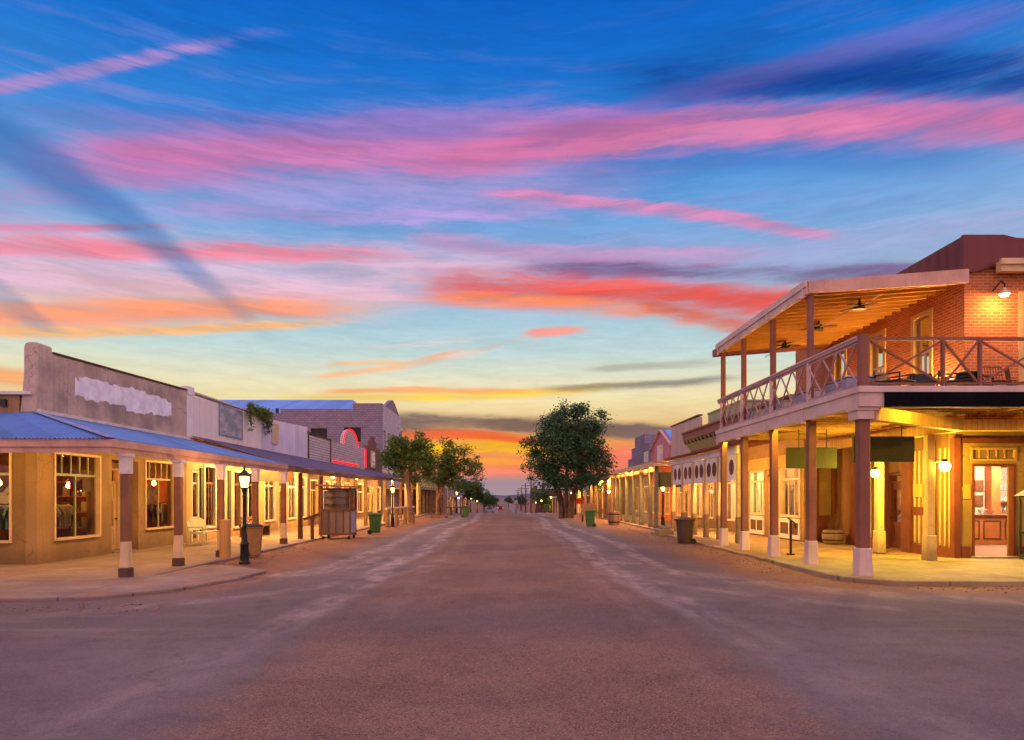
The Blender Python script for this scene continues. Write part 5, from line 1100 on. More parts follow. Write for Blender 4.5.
def far_store(name, lab, x, y0, y1, h, wall, sgn, porch=True, lit='tube_dim', px=None):
    F = FRx(x) if sgn > 0 else FLx(x); g0 = gz((y0+y1)/2)-.4
    t = thing(name, lab, 'building', (x, (y0+y1)/2, g0))
    n = max(2, int((y1-y0)/3.2)); hs = []
    for k in range(n): a = y0+(y1-y0)*(k+.2)/n; b = y0+(y1-y0)*(k+.8)/n; hs.append((a, b, g0+.5 if k % 2 else g0+.9, g0+2.9))
    MB().wall(F, y0, y1, g0, g0+h, -.3, 0, hs).wall(FF(y0), min(x, x+sgn*9)+(.31 if sgn > 0 else 0), max(x, x+sgn*9)-(.31 if sgn < 0 else 0), g0, g0+h*.9, -.3, -.002).build('wall', M[wall], t)
    MB().b(F, y0-.1, y1+.1, -.4, .12, g0+h, g0+h+.15).build('coping', M['pinkwood'], t)
    for a, b, c, d in hs: window(t, F, a+.08, b-.08, c+.08, d-.08, 'cream_trim', 0, .09, (.5,))
    room(t, F, y0+.4, y1-.2, g0+.3, g0+3.2, 3, 'room_pale', lit, -.31, 2)
    if porch:
        p = sgn*-2.6
        MB().hexa([(x+p,y0,g0+3.2),(x,y0,g0+3.5),(x,y1,g0+3.5),(x+p,y1,g0+3.2),(x+p,y0,g0+3.3),(x,y0,g0+3.6),(x,y1,g0+3.6),(x+p,y1,g0+3.3)]).build('porch_roof', M['purple_tin'], t)
        for k in range(n+1): post(t, x+p*.95, y0+.15+(y1-y0-.3)*k/n, g0, g0+3.2, .18, 'cream_trim' if k % 2 else 'raw_post')
        flush_lamp(x+p*.5, (y0+y1)/2, g0+3.3, 'bulb', .13, 'ceiling lamp hidden under a porch far down the street')
    return t
far_store('far_shop', 'tan lit shop behind the big tree with a porch of pale posts', 10.8, 67, 84, 4.4, 'tan', 1)
far_store('far_shop', 'white brick shop far right past the big tree', 10.5, 85, 104, 5.0, 'white_brick', 1)
far_store('far_shop', 'ochre shop farthest along the right side of the street', 11, 112, 140, 4.6, 'ochre', 1)
far_store('far_house', 'dark two storey building far down the right side among the poles', 7.5, 165, 200, 7.4, 'brown_wood', 1, False)
far_store('far_shop', 'mauve brick shop far down the left side behind the small trees', -9.8, 112, 138, 4.8, 'purple_brick', -1)
far_store('far_house', 'pale building at the far left end of the street', -8.5, 150, 178, 5.2, 'white_brick', -1, False)
# ================================================================== STREET FURNITURE
M['bollard'] = boardmat('honey_bollard_wood', '#B58A54', .085, var=.15, streak=.3)
M['bin_tan'] = pmat('tan_bin_plastic', '#8E6A42', .5, .12, 3., .15, 30, streak=.3)
M['bin_dark'] = pmat('dark_brown_bin_plastic', '#4E3B32', .5, .15, 3., .15, 30, streak=.3)
M['bin_green'] = pmat('green_bin_plastic', '#3E6A2C', .5, .15, 3., .15, 30, streak=.3)
M['bin_lid'] = pmat('dark_bin_lid', '#33302E', .5, .15, 3., .15, 30, streak=.2)
M['bench_paint'] = pmat('pale_green_bench_paint', '#C6CAAC', .6, .15, 3., .25, 40, streak=.4)
M['rust'] = pmat('rusty_frame', '#67452E', .7, .3, 4., .4, 30, streak=.4)
M['old_panel'] = boardmat('faded_gray_panels', '#857264', .3, False, .8, .25, .02, .6)
M['old_side'] = pmat('pale_gray_paint', '#A49FA8', .8, .15, 3., .3, 30, streak=.5)
M['leaf_dark'] = leafmat('dark_green_leaf', '#2C4E40', '#5C8650', .4)
M['leaf_lit'] = leafmat('lit_olive_leaf', '#47682E', '#83983F', .4)  # lighter leaf copy: light on the left trees put into the colour
M['leaf_far'] = leafmat('far_green_leaf', '#34543A', '#5C7C48', .35)
M['bark'] = pmat('tree_bark', '#5C463A', .9, .3, 4., .8, 25, streak=.3)
M['bark_lit'] = pmat('lit_tree_bark', '#8C6446', .9, .3, 4., .8, 25, streak=.3)  # paler copy of the bark, light put into its colour

# black cast iron street lamp with a four sided lantern
lp = thing('street_lamp', 'black iron street lamp with a glowing lantern beside the tan bin at the left corner', 'street lamp', (0,0,0), 'iron street lamps', local=True)
MB().lathe((0,0,0), [(.15,0),(.15,.06),(.115,.1),(.105,.5),(.125,.54),(.09,.6),(.07,.7),(.08,.78),(.055,.84),(.05,1.0),(.065,1.03),(.045,1.08)], 12).build('pedestal', M['black'], lp, smooth=True)
MB().lathe((0,0,1.08), [(.05,0),(.045,.7),(.06,.74),(.04,.78),(.07,.9),(.075,.95)], 12).build('pole', M['black'], lp, smooth=True)
ln = MB(); ln.lathe((0,0,2.02), [(.07,0),(.08,.03)], sq=True).lathe((0,0,2.36), [(.13,0),(.14,.02),(.05,.12),(.035,.15),(.015,.17),(.022,.21),(.004,.29)], sq=True)
for a, b in ((1,1),(1,-1),(-1,1),(-1,-1)): ln.bar((.075*a,.075*b,2.05), (.12*a,.12*b,2.37), .014, .014)
hd = ln.build('lantern', M['black'], lp)
MB().hexa([(-.06,-.06,2.06),(.06,-.06,2.06),(.06,.06,2.06),(-.06,.06,2.06),(-.1,-.1,2.34),(.1,-.1,2.34),(.1,.1,2.34),(-.1,.1,2.34)]).build('lit_glass', M['shell'], hd)
bulb_light(lp, (0,0,2.22), 170, '#FFB25A')
lp.location = (-6.98, 18.3, .0)
for x, y, z, lb in ((-6.75, 41, 0, 'black iron street lamp at the rail fence under the tin porch end'), (9.15, 39.6, .09, 'black iron street lamp in front of the orange porch wall'),
                    (7.2, 70, 0, 'street lamp just right of the big tree trunk'), (-5.3, 75, gz(75), 'street lamp right of the slim left trees'), (-5.3, 105, gz(105), 'nearer of two close street lamps far down the left side'), (-5.1, 125, gz(125), 'farther of two close street lamps far down the left side'),
                    (6.4, 95, gz(95), 'first of three street lamps left of the big tree'), (6.4, 120, gz(120), 'middle of three street lamps left of the big tree'), (6.4, 142, gz(142), 'farthest of three street lamps left of the big tree')):
    dup(lp, (x, y, z), rnd.uniform(0, .4), lb)

def make_bin(name, lab, mat, lid, group='wheeled rubbish bins', W=.56, D=.6, H=.95, wheels=True):
    t = thing(name, lab, 'bin', (0,0,0), group, local=True); w, d = W/2, D/2
    MB().hexa([(-w*.78,-d*.72,.06),(w*.78,-d*.72,.06),(w*.78,d*.8,.06),(-w*.78,d*.8,.06),(-w,-d,H),(w,-d,H),(w,d,H),(-w,d,H)]).w(-w-.02,w+.02,-d-.02,d+.02,H-.06,H-.005).build('body', M[mat], t, bevel=.02)
    l = MB().hexa([(-w-.04,-d-.06,H),(w+.04,-d-.06,H),(w+.04,d+.03,H),(-w-.04,d+.03,H),(-w*.8,-d*.7,H+.07),(w*.8,-d*.7,H+.07),(w*.8,d*.9,H+.1),(-w*.8,d*.9,H+.1)]).build('lid', M[lid], t, bevel=.015)
    MB().cyl((-w*.8,d+.09,H-.03),(w*.8,d+.09,H-.03),.016).cyl((-w*.8,d,H-.03),(-w*.8,d+.09,H-.03),.014).cyl((w*.8,d,H-.03),(w*.8,d+.09,H-.03),.014).build('handle', M[lid], t)
    if wheels:
        for s in (-1,1): MB().cyl((s*w*.82,d*.82,.11),(s*(w*.82+.07),d*.82,.11),.11,.11,14).build('wheel', M['black'], t)
    return t
b1 = make_bin('rubbish_bin', 'tan wheeled rubbish bin beside the wooden bollard and lamp', 'bin_tan', 'bin_lid', W=.46, D=.5, H=.92); b1.location = (-7.5, 20.4, .0); b1.rotation_euler = (0,0,R(105))
b2_ = make_bin('rubbish_bin', 'green wheeled bin past the wooden kiosk on the left', 'bin_green', 'bin_green'); b2_.location = (-6.3, 33.2, 0); b2_.rotation_euler = (0,0,R(95))
dup(b2_, (-3.5, 61, 0), R(80), 'green wheeled bin at the road edge by the slim left trees')
dup(b2_, (5.1, 41, 0), R(-95), 'green wheeled bin on the right side in front of the tree')
dup(b2_, (5.3, 86, gz(86)), R(-90), 'small dark bin far down the street left of the big tree trunk')
rb = thing('round_bin', 'dark brown rubbish bin standing on dirt before the white oval porch', 'bin', (6.98, 26.5, 0), local=True)
MB().lathe((0,0,0), [(.27,.02),(.28,.06),(.35,.84),(.37,.85),(.37,.9)], 18).build('body', M['bin_dark'], rb, smooth=True); MB().lathe((0,0,.9), [(.42,0),(.43,.04),(.36,.09),(.02,.12)], 18).build('lid', M['bin_dark'], rb, smooth=True)
for s in (-1,1): MB().cyl((.27,s*.2,.1),(.27,s*.26,.1),.1,.1,12).build('wheel', M['black'], rb)

o = MB().w(-8.1,-7.86,19.35,19.6,-.05,1.16).build('wooden_bollard', M['bollard'], bevel=.02); tag(base_to_origin(o, (-7.98,19.48,-.05)), 'square pale wooden bollard between the porch post and the tan bin', 'bollard')
# benches
bn = thing('metal_bench', 'pale green metal bench with a high back against the white board shop', 'bench', (-11.15, 25.0, .1), local=True)
mb = MB()
for k in range(5): mb.w(-.05+.1*k, .03+.1*k, -.75, .75, .42, .445)
mb.build('seat', M['bench_paint'], bn)
up = [(-.1,-.74,.5),(-.1,.74,.5),(-.16,.74,.82),(-.17,.5,.9),(-.18,.2,.98),(-.18,-.2,.98),(-.17,-.5,.9),(-.16,-.74,.82)]
MB().prism(up, (-.03,0,0)).build('backrest', M['bench_paint'], bn)
for s in (-1,1):
    MB().bar((.4,s*.72,0),(.4,s*.72,.62),.045,.045).bar((-.08,s*.72,0),(-.12,s*.72,.62),.045,.045).bar((-.1,s*.72,.63),(.44,s*.72,.63),.05,.035).bar((-.08,s*.72,.4),(.4,s*.72,.4),.04,.04).build('leg_frame', M['bench_paint'], bn)
wbn = thing('wooden_bench', 'low plank bench in front of the tin front shop', 'bench', (-10.9, 29.8, .1), local=True)
mb = MB()
for k in range(4): mb.w(-.2+.13*k, -.08+.13*k, -1.1, 1.1, .42, .47)
mb.build('seat', M['raw_wood'], wbn); MB().w(-.3,-.25,-1.1,1.1,.55,.67).w(-.3,-.25,-1.1,1.1,.72,.84).build('backrest', M['raw_wood'], wbn)
for s in (-.95,.95): MB().w(-.28,.3,s-.05,s+.05,.0,.42).w(-.32,-.25,s-.05,s+.05,.42,.86).build('leg', M['brown_wood'], wbn)
# kiosk
kk = thing('display_kiosk', 'old weathered display cabinet with a glazed top and four gray panels below', 'kiosk', (-7.2, 29.55, 0))
x0, x1, y0, y1 = -7.85, -6.55, 29.0, 30.15
mb = MB()
for x in (x0, x1-.07):
    for y in (y0, y1-.07): mb.w(x, x+.07, y, y+.07, .12, 2.2)
for z in (.18, 1.2, 2.1): mb.w(x0+.07, x1-.07, y0, y0+.07, z, z+.08).w(x0+.07, x1-.07, y1-.07, y1, z, z+.08).w(x0, x0+.07, y0+.07, y1-.07, z, z+.08).w(x1-.07, x1, y0+.07, y1-.07, z, z+.08)
for k in (1,2,3): x = x0+(x1-x0)*k/4; mb.w(x-.025, x+.025, y0+.005, y0+.06, .26, 1.2)
mb.build('frame', M['rust'], kk, bevel=.008)
MB().w(x0+.07,x1-.07,y0+.04,y0+.06,.26,1.2).build('front_panel', M['old_panel'], kk)
MB().w(x1-.06,x1-.03,y0+.07,y1-.07,.26,1.2).w(x0+.03,x0+.06,y0+.07,y1-.07,.26,1.2).w(x0+.07,x1-.07,y1-.06,y1-.04,.26,2.1).build('side_panel', M['old_side'], kk)
mb = MB(); mb.w(x0+.07,x1-.07,y0+.1,y1-.1,1.2,1.26)
for z in (1.5,1.8): mb.w(x0+.07,x1-.07,y0+.12,y1-.2,z,z+.025)
mb.build('shelf', M['raw_wood'], kk)
MB().w(x0+.07,x1-.07,y0+.3,y0+.32,1.28,2.08).build('back_board', M['old_panel'], kk)
mb = MB(); mb.quad((x0+.07,y0+.03,1.28),(x1-.07,y0+.03,1.28),(x1-.07,y0+.03,2.1),(x0+.07,y0+.03,2.1)); mb.quad((x1-.03,y0+.07,1.28),(x1-.03,y1-.07,1.28),(x1-.03,y1-.07,2.1),(x1-.03,y0+.07,2.1)); mb.build('pane', M['glass'], kk, fix=False)
MB().hexa([(x0-.14,y0-.2,2.26),(x1+.14,y0-.2,2.2),(x1+.14,y1+.1,2.2),(x0-.14,y1+.1,2.26),(x0-.14,y0-.2,2.34),(x1+.14,y0-.2,2.27),(x1+.14,y1+.1,2.27),(x0-.14,y1+.1,2.34)]).build('roof', M['raw_wood'], kk, bevel=.01)
for x in (x0+.1, x1-.1):
    for y in (y0+.1, y1-.1): MB().cyl((x,y,0),(x,y,.13),.06).build('foot', M['black'], kk)
hp = thing('hitching_post', 'short dark post with a side arm just left of the display kiosk', 'post', (-7.9, 28.0, 0))
MB().w(-7.96,-7.84,27.94,28.06,0,1.02).build('post', M['brown_wood'], hp, bevel=.01); MB().bar((-8.25,28,.88),(-7.6,28,1.1),.08,.1).build('arm', M['brown_wood'], hp)
hr = thing('handrail', 'dark metal stand with a short top rail between the second and third balcony pillars', 'handrail', (8.45, 20.2, .1))
MB().cyl((8.45,20.2,.1),(8.45,20.2,1.12),.035).cyl((8.45,20.2,.1),(8.45,20.2,.13),.12).build('post', M['black'], hr); MB().tube([(8.25,19.9,1.18),(8.45,20.2,1.12),(8.75,20.6,1.0),(8.8,20.65,.85)], [.026]*4).build('rail', M['black'], hr)
# stone trough and barrel
tr = thing('stone_trough', 'low stone planter trough beside the orange porch', 'planter', (7.35, 31.6, 0))
MB().w(7.05,7.75,31.3,32.2,-.02,.32).build('trough', M['cream_wall'], tr, bevel=.03)
mb = MB()
for k in range(7): c = (7.15+.5*rnd.random(), 31.4+.7*rnd.random(), .36); mb.ball(c, .09+.05*rnd.random(), 7, 5)
mb.build('rocks', M['kerb'], tr, smooth=True)
def barrel(name, lab, loc, r, h, grp=None, soil=True):
    t = thing(name, lab, 'barrel', loc, grp, local=True); pr = [(r*.86,0),(r*.95,h*.25),(r,h*.5),(r*.97,h*.75),(r*.9,h)]
    MB().lathe((0,0,0), pr, 20).build('staves', M['raw_wood'], t)
    for f in (.2,.75): MB().lathe((0,0,h*f), [(r*.99,0),(r*1.005,h*.08)], 20).build('hoop', M['black'], t)
    return t
barrel('barrel_planter', 'half barrel planter holding dry stems under the balcony by a brown wall', (12.05, 25.1, .12), .38, .46)
mb = MB()
for k in range(26): a, b = rnd.uniform(0,6.28), rnd.uniform(.05,.3); mb.bar((12.05+.15*math.cos(a),25.1+.15*math.sin(a),.5),(12.05+b*math.cos(a),25.1+b*math.sin(a),.8+rnd.random()*.45),.012,.012)
tag(base_to_origin(mb.build('dry_plant', M['rust']), (12.05,25.1,.5)), 'dry stemmed plant growing in the half barrel planter', 'plant')
barrel('barrel', 'old wooden barrel at the near end of the timber porch', (6.95, 43.5, .0), .4, .9)
ct = thing('wooden_cart', 'small wooden stand behind the green bin by the timber porch', 'cart', (6.0, 50, 0))
MB().w(5.6,6.5,49.7,50.4,.5,1.0).w(5.6,6.5,49.68,49.74,1.0,1.3).build('body', M['raw_wood'], ct, bevel=.01)
for x in (5.68,6.42):
    for y in (49.76,50.32): MB().w(x-.04,x+.04,y-.04,y+.04,0,.5).build('leg', M['brown_wood'], ct)
rs = thing('red_sign', 'small red sign board standing right of the big tree trunk', 'sign', (6.6, 60, 0))
MB().w(6.2,7.0,59.98,60.03,1.2,1.7).build('board', pmat('red_sign_paint', '#C42A24', .5, .1), rs); MB().cyl((6.6,60.06,0),(6.6,60.06,1.7),.03).build('post', M['black'], rs)
# rail fence under the left porch end
rfence = thing('rail_fence', 'rough wooden rail fence with stub posts around the end of the tin porch', 'fence', (-6.6, 43.5, 0))
for k, (x, y) in enumerate(((-6.95,40.4),(-6.75,42.6),(-6.55,44.8),(-6.35,47.0))): MB().cyl((x,y,-.1),(x,y,1.05),.13,.11,9).build('post', M['raw_post'], rfence)
MB().tube([(-7.0,40.2,1.1),(-6.55,44.8,1.12),(-6.3,47.4,1.1)],[.07]*3).build('rail', M['room_pale'], rfence)
lpst = MB().bar((-6.15,46,-.05),(-6.75,46,3.5),.16,.16).build('leaning_post', M['raw_post']); tag(base_to_origin(lpst, (-6.15,46,0)), 'tall rough post leaning left at the end of the rail fence', 'post')
lpst2 = MB().cyl((-6.75,48.2,-.05),(-6.85,48.2,3.6),.13,.1).build('support_post', M['raw_post']); tag(base_to_origin(lpst2, (-6.75,48.2,0)), 'upright rough post standing just behind the leaning post', 'post')
for k, (x, y, lb) in enumerate(((-5.9, 68, 'dark wooden crate table nearer the slim left trees'), (-5.0, 70, 'dark wooden crate table nearer the road by the left trees'))):
    t = thing('crate_table', lb, 'table', (x, y, 0)); MB().w(x-.6,x+.6,y-.45,y+.45,.7,.8).build('table_top', M['brown_wood'], t)
    for a in (-.5,.5):
        for b in (-.35,.35): MB().w(x+a-.05,x+a+.05,y+b-.05,y+b+.05,0,.7).build('leg', M['brown_wood'], t)
# balcony chairs
pc = thing('patio_chair', 'dark patio chair on the balcony nearest the corner rail post', 'chair', (0,0,0), 'dark patio chairs on the balcony', local=True)
MB().w(-.3,.3,-.3,.3,.3,.36).build('seat', M['black'], pc, bevel=.02); MB().hexa([(-.3,.26,.36),(.3,.26,.36),(.3,.32,.36),(-.3,.32,.36),(-.26,.36,.62),(.26,.36,.62),(.26,.42,.62),(-.26,.42,.62)]).build('backrest', M['black'], pc, bevel=.02)
for a in (-.26,.26):
    for b in (-.26,.26): MB().cyl((a,b,0),(a*.95,b*.95,.3),.02).build('leg', M['black'], pc)
    MB().bar((a*1.1,-.28,.5),(a*1.1,.34,.5),.05,.03).bar((a*1.1,-.26,.3),(a*1.1,-.28,.5),.03,.03).build('armrest', M['black'], pc)
pc.location = (9.15, 16.0, 4.16); pc.rotation_euler = (0,0,.5)
for x, y, r_, lb in ((9.9,16.2,-.4,'dark patio chair second from the corner rail post'), (10.65,16.0,.9,'dark patio chair third from the corner rail post'), (11.35,16.5,2.2,'dark patio chair by the brick wall corner on the balcony')): dup(pc, (x,y,4.16), r_, lb)
wc = thing('wire_chair', 'rusty wire chair under the gooseneck lamp on the balcony', 'chair', (0,0,0), 'rusty wire chairs on the balcony', local=True)
mb = MB()
for k in range(7): mb.bar((-.24+.08*k,-.22,.42),(-.24+.08*k,.22,.42),.012,.012).bar((-.24,-.22+.073*k,.43),(.24,-.22+.073*k,.43),.012,.012)
mb.build('seat', M['rust'], wc); mb = MB()
for k in range(8): mb.bar((-.24+.068*k,.22,.42),(-.24+.068*k,.28,.82),.012,.012)
mb.bar((-.25,.28,.83),(.25,.28,.83),.025,.025).bar((-.25,.25,.62),(.25,.25,.62),.015,.015); mb.build('backrest', M['rust'], wc)
for a in (-.22,.22):
    for b in (-.2,.2): MB().cyl((a*1.1,b*1.1,0),(a,b,.42),.013).build('leg', M['rust'], wc)
wc.location = (11.95,16.5,4.16); dup(wc, (12.6,16.7,4.16), 1.1, 'rusty wire chair right of the first one on the balcony')
# gray cloth covered tables on the balcony
M['gray_cloth'] = pmat('blue_gray_cloth', '#8C93AA', .9, .12, 3., .4, 20, streak=.2)
pt = thing('patio_table', 'gray cloth covered patio table nearest the corner behind the balcony railing', 'table', (0,0,0), 'cloth covered tables on the balcony', local=True)
MB().hexa([(-.52,-.62,.02),(.52,-.62,.02),(.52,.62,.02),(-.52,.62,.02),(-.46,-.55,.52),(.46,-.55,.52),(.46,.55,.52),(-.46,.55,.52)]).build('tablecloth_drape', M['gray_cloth'], pt, bevel=.03)
MB().w(-.47,.47,-.56,.56,.523,.55).build('table_top', M['gray_cloth'], pt, bevel=.01)
pt.location = (8.7,17.0,4.16)
for y, lb in ((19.0,'gray cloth covered patio table second along the balcony railing'),(21.1,'gray cloth covered patio table third along the balcony railing'),(23.2,'gray cloth covered patio table farthest along the balcony railing')): dup(pt, (8.7,y,4.16), rnd.uniform(-.1,.1), lb)
# cabinet at the right edge by the bar door
nb = thing('lantern_cabinet', 'dark green glazed cabinet with a peaked top right of the bar door', 'cabinet', (14.25, 18.3, .12))
x0, x1, y0, y1 = 13.95, 14.55, 18.1, 18.55
mb = MB(); mb.w(x0,x1,y0,y1,.12,.26).w(x0,x1,y0,y1,.8,.88).w(x0,x1,y0,y1,1.75,1.83)
for x in (x0,x1-.05):
    for y in (y0,y1-.05): mb.w(x,x+.05,y,y+.05,.26,1.75)
mb.w(x0+.05,x1-.05,y0+.01,y0+.03,.26,.8)
mb.build('frame', pmat('dark_green_paint', '#2A3326', .5, .2), nb, bevel=.008)
MB().hexa([(x0-.08,y0-.08,1.831),(x1+.08,y0-.08,1.831),(x1+.08,y1+.08,1.831),(x0-.08,y1+.08,1.831),(x0+.2,y0+.15,2.1),(x1-.2,y0+.15,2.1),(x1-.2,y1-.15,2.1),(x0+.2,y1-.15,2.1)]).build('peaked_top', M['old_side'], nb)
MB().w(x0+.1,x1-.1,y0+.1,y1-.1,.88,1.2).build('shelf_goods', M['cloth'], nb)

# ================================================================== goods seen in the windows
def shirt_mesh():
    p = [(-.2,0),(.2,0),(.21,.42),(.34,.3),(.42,.4),(.24,.62),(.1,.66),(0,.62),(-.1,.66),(-.24,.62),(-.42,.4),(-.34,.3),(-.21,.42)]
    return MB().prism([(x, -.03, z-.66) for x, z in p], (0,.06,0))
M['white_cloth'] = pmat('white_cloth', '#C8C0B4', .9, .1, 6., .4, 20, streak=.3); M['purple_cloth'] = pmat('purple_cloth', '#5A2A5C', .9, .15, 6., .4, 20)
sh = shirt_mesh().build('shirt', M['white_cloth'], bevel=.015); tag(sh, 'white shirt hanging high in the first side window of the corner shop', 'shirt'); sh.location = (-12.62, 20.75, 2.62)
s2 = shirt_mesh().build('shirt', M['purple_cloth'], bevel=.015); tag(s2, 'purple shirt hanging left of the white shirt in the corner shop', 'shirt'); s2.location = (-13.05, 20.8, 2.62)
gm = shirt_mesh().build('garment', M['cloth'], bevel=.01); tag(gm, 'garment hanging from a clothes rack inside the corner shop', 'garment', 'garments on racks inside the corner shop')
def rack(x, y, rz, n, lab, z=1.5, first=None):
    t = thing('clothes_rack', lab, 'clothes rack', (x, y, .1), 'clothes racks in the corner shop', local=True)
    MB().cyl((-.8,0,0),(-.8,0,z),.02).cyl((.8,0,0),(.8,0,z),.02).cyl((-.8,0,z),(.8,0,z),.018).build('rail_frame', M['black'], t)
    for s in (-.8,.8): MB().w(s-.03,s+.03,-.3,.3,0,.03).build('foot', M['black'], t)
    t.rotation_euler = (0,0,rz)
    for k in range(n):
        a = -.7+1.4*(k+.5)/n; g = gm.copy(); C.objects.link(g); g.location = (x+a*math.cos(rz), y+a*math.sin(rz), .1+z-.03); g.rotation_euler = (0, 0, rz+R(80)+rnd.uniform(-.2,.2))
for x, y, rz, n, lb in ((-13.6,18.75,.3,9,'clothes rack just inside the first side window'), (-13.5,20.2,1.4,8,'clothes rack in the middle of the first side window'), (-13.1,24.9,.2,9,'clothes rack inside the second side window'), (-13.9,19.2,.1,8,'clothes rack behind the front window of the corner shop'), (-15.0,18.8,.0,8,'clothes rack farther left behind the front window')): rack(x, y, rz, n, lb)
for k, (x, y) in enumerate(((-12.95,18.25),(-14.2,18.25),(-12.62,23.9),(-12.75,24.6))):
    g = gm.copy(); C.objects.link(g); g.location = (x, y, 2.2); g['label'] = 'garment hung up behind the glass of the corner shop'; g['group'] = 'garments hung in the corner shop windows'; g.rotation_euler = (0,0,[.1,.2,1.2,1.4][k])
gm.location = (-14.9, 20.4, 1.95)
def shelf_unit(loc, rz, W, lab, first=[]):
    t = thing('display_shelf', lab, 'shelf', loc, 'display shelves inside the shops', local=True); t.rotation_euler = (0,0,rz)
    mb = MB(); mb.w(-W/2,-W/2+.04,-.2,.2,0,2.2).w(W/2-.04,W/2,-.2,.2,0,2.2)
    for z in (.2,.7,1.2,1.7,2.16): mb.w(-W/2+.04,W/2-.04,-.2,.2,z,z+.03)
    mb.build('shelf_frame', M['raw_wood'], t)
    if not first:
        o = MB().w(-.09,.09,-.08,.08,0,.26).build('boxed_goods', M['goods'], bevel=.01); tag(o, 'small boxed goods standing on a lit shop shelf', 'goods', 'boxed goods on shop shelves'); first.append(o); first.append(o.copy() if 0 else None)
    src = first[0]; cs, sn = math.cos(rz), math.sin(rz)
    for z in (.73,1.23,1.73):
        n = int(W/.32)
        for k in range(n):
            if rnd.random() < .15: continue
            if first[1] is None: o = src; first[1] = True
            else: o = src.copy(); C.objects.link(o)
            a = -W/2+.2+(W-.4)*k/max(1,n-1); o.location = (loc[0]+a*cs, loc[1]+a*sn, loc[2]+z); o.scale = (rnd.uniform(.6,1.2), 1, rnd.uniform(.5,1.3)); o.rotation_euler = (0,0,rz+rnd.uniform(-.2,.2))
shelf_unit((-14.4,27.6,.1), R(90), 1.8, 'shelf of goods inside the white board shop'); shelf_unit((-14.2,32.4,.1), R(90), 1.8, 'shelf of goods at the far window of the white board shop')
shelf_unit((-13.8,34.9,.1), R(90), 1.8, 'shelf of goods in the first window of the tin front shop'); shelf_unit((-13.8,38.6,.1), R(90), 1.6, 'shelf of goods in the middle window of the tin front shop')
shelf_unit((13.1,27.9,.12), R(-90), 2.2, 'shelf of goods in the orange lit window under the balcony end'); shelf_unit((13.0,31.0,.12), R(-90), 1.7, 'shelf of goods in the green lit window'); shelf_unit((13.2,34.6,.12), R(-90), 1.7, 'shelf of goods behind the white oval porch')
shelf_unit((-14.0,21.8,.1), R(0), 1.6, 'shelf of goods inside the corner shop near its door')

gl0 = None
for k in range(14):
    if gl0 is None:
        gl0 = MB().lathe((0,0,0), [(.03,0),(.035,.02),(.012,.03),(.012,.09),(.035,.12),(.04,.18)], 10).build('bar_glass', M['old_side'], smooth=True); tag(gl0, 'stemmed glass standing on the bar counter', 'glass', 'glasses on the bar counter'); o = gl0
    else: o = gl0.copy(); C.objects.link(o)
    o.location = (16.5+.16*k+rnd.uniform(-.03,.03), 24.2+rnd.uniform(-.1,.2), 1.181)
# ================================================================== trees and plants
def leaves(mb, c, rad, n, size, rg, flat=.85):
    for _ in range(n):
        d = Vector((rg.gauss(0,1), rg.gauss(0,1), rg.gauss(0,flat))); p = Vector(c) + d*rad*.5
        a = Vector((rg.uniform(-1,1), rg.uniform(-1,1), rg.uniform(-.9,.5))).normalized(); b = a.cross(Vector((rg.uniform(-1,1), rg.uniform(-1,1), rg.uniform(-1,1)))).normalized()
        s = size*rg.uniform(.6,1.3); i = len(mb.v); mb.v += [tuple(p-a*s), tuple(p+b*s*.42), tuple(p+a*s), tuple(p-b*s*.42)]; mb.f.append((i,i+1,i+2,i+3))
def tree(name, lab, base, stems, blobs, leaf, mat, bark, size, per, seed, r0=.2, crad=.55, group=None, cat='tree'):
    """stems: polylines from the ground; blobs: (centre, radii, clumps) filled with leaf clumps, each on its own twig"""
    rg = random.Random(seed); t = thing(name, lab, cat, base, group); bx, by, bz = base
    tk = MB(); tips = []
    for st in stems:
        pts = [Vector((bx+q[0], by+q[1], bz+q[2])) for q in st]; n = len(pts); rs = [r0*(1-.55*k/(n-1)) for k in range(n)]; rs[0] *= 1.25
        tk.tube(pts, rs, 9); tips += [(pts[k], rs[k]) for k in range(n//2, n)]
    cr = MB()
    for c, rad, ncl in blobs:
        c = Vector((bx+c[0], by+c[1], bz+c[2]))
        p0, rr = min(tips, key=lambda q: (q[0]-c).length); mid = p0.lerp(c, .5) + Vector((rg.uniform(-.2,.2), rg.uniform(-.2,.2), .15)); e = c + Vector((0,0,rad[2]*.3))
        tk.tube([p0, mid, c, e], [rr*.6, rr*.42, rr*.28, rr*.1], 6)
        for _ in range(ncl):
            d = Vector((rg.gauss(0,1), rg.gauss(0,1), rg.gauss(0,1))).normalized()*rg.uniform(.35,1.08); q = c + Vector((d.x*rad[0], d.y*rad[1], d.z*rad[2]))
            src = mid.lerp(c, rg.random()); tk.tube([src, src.lerp(q,.55)+Vector((0,0,.12*rad[2])), q], [rr*.14+.008, rr*.09+.006, .006], 4)
            leaves(cr, q, crad*rg.uniform(.6,1.25), int(per*rg.uniform(.5,1.4)), size, rg)
    tk.build('trunk', M[bark], t, smooth=True); cr.build('crown', M[mat], t, fix=False); return t
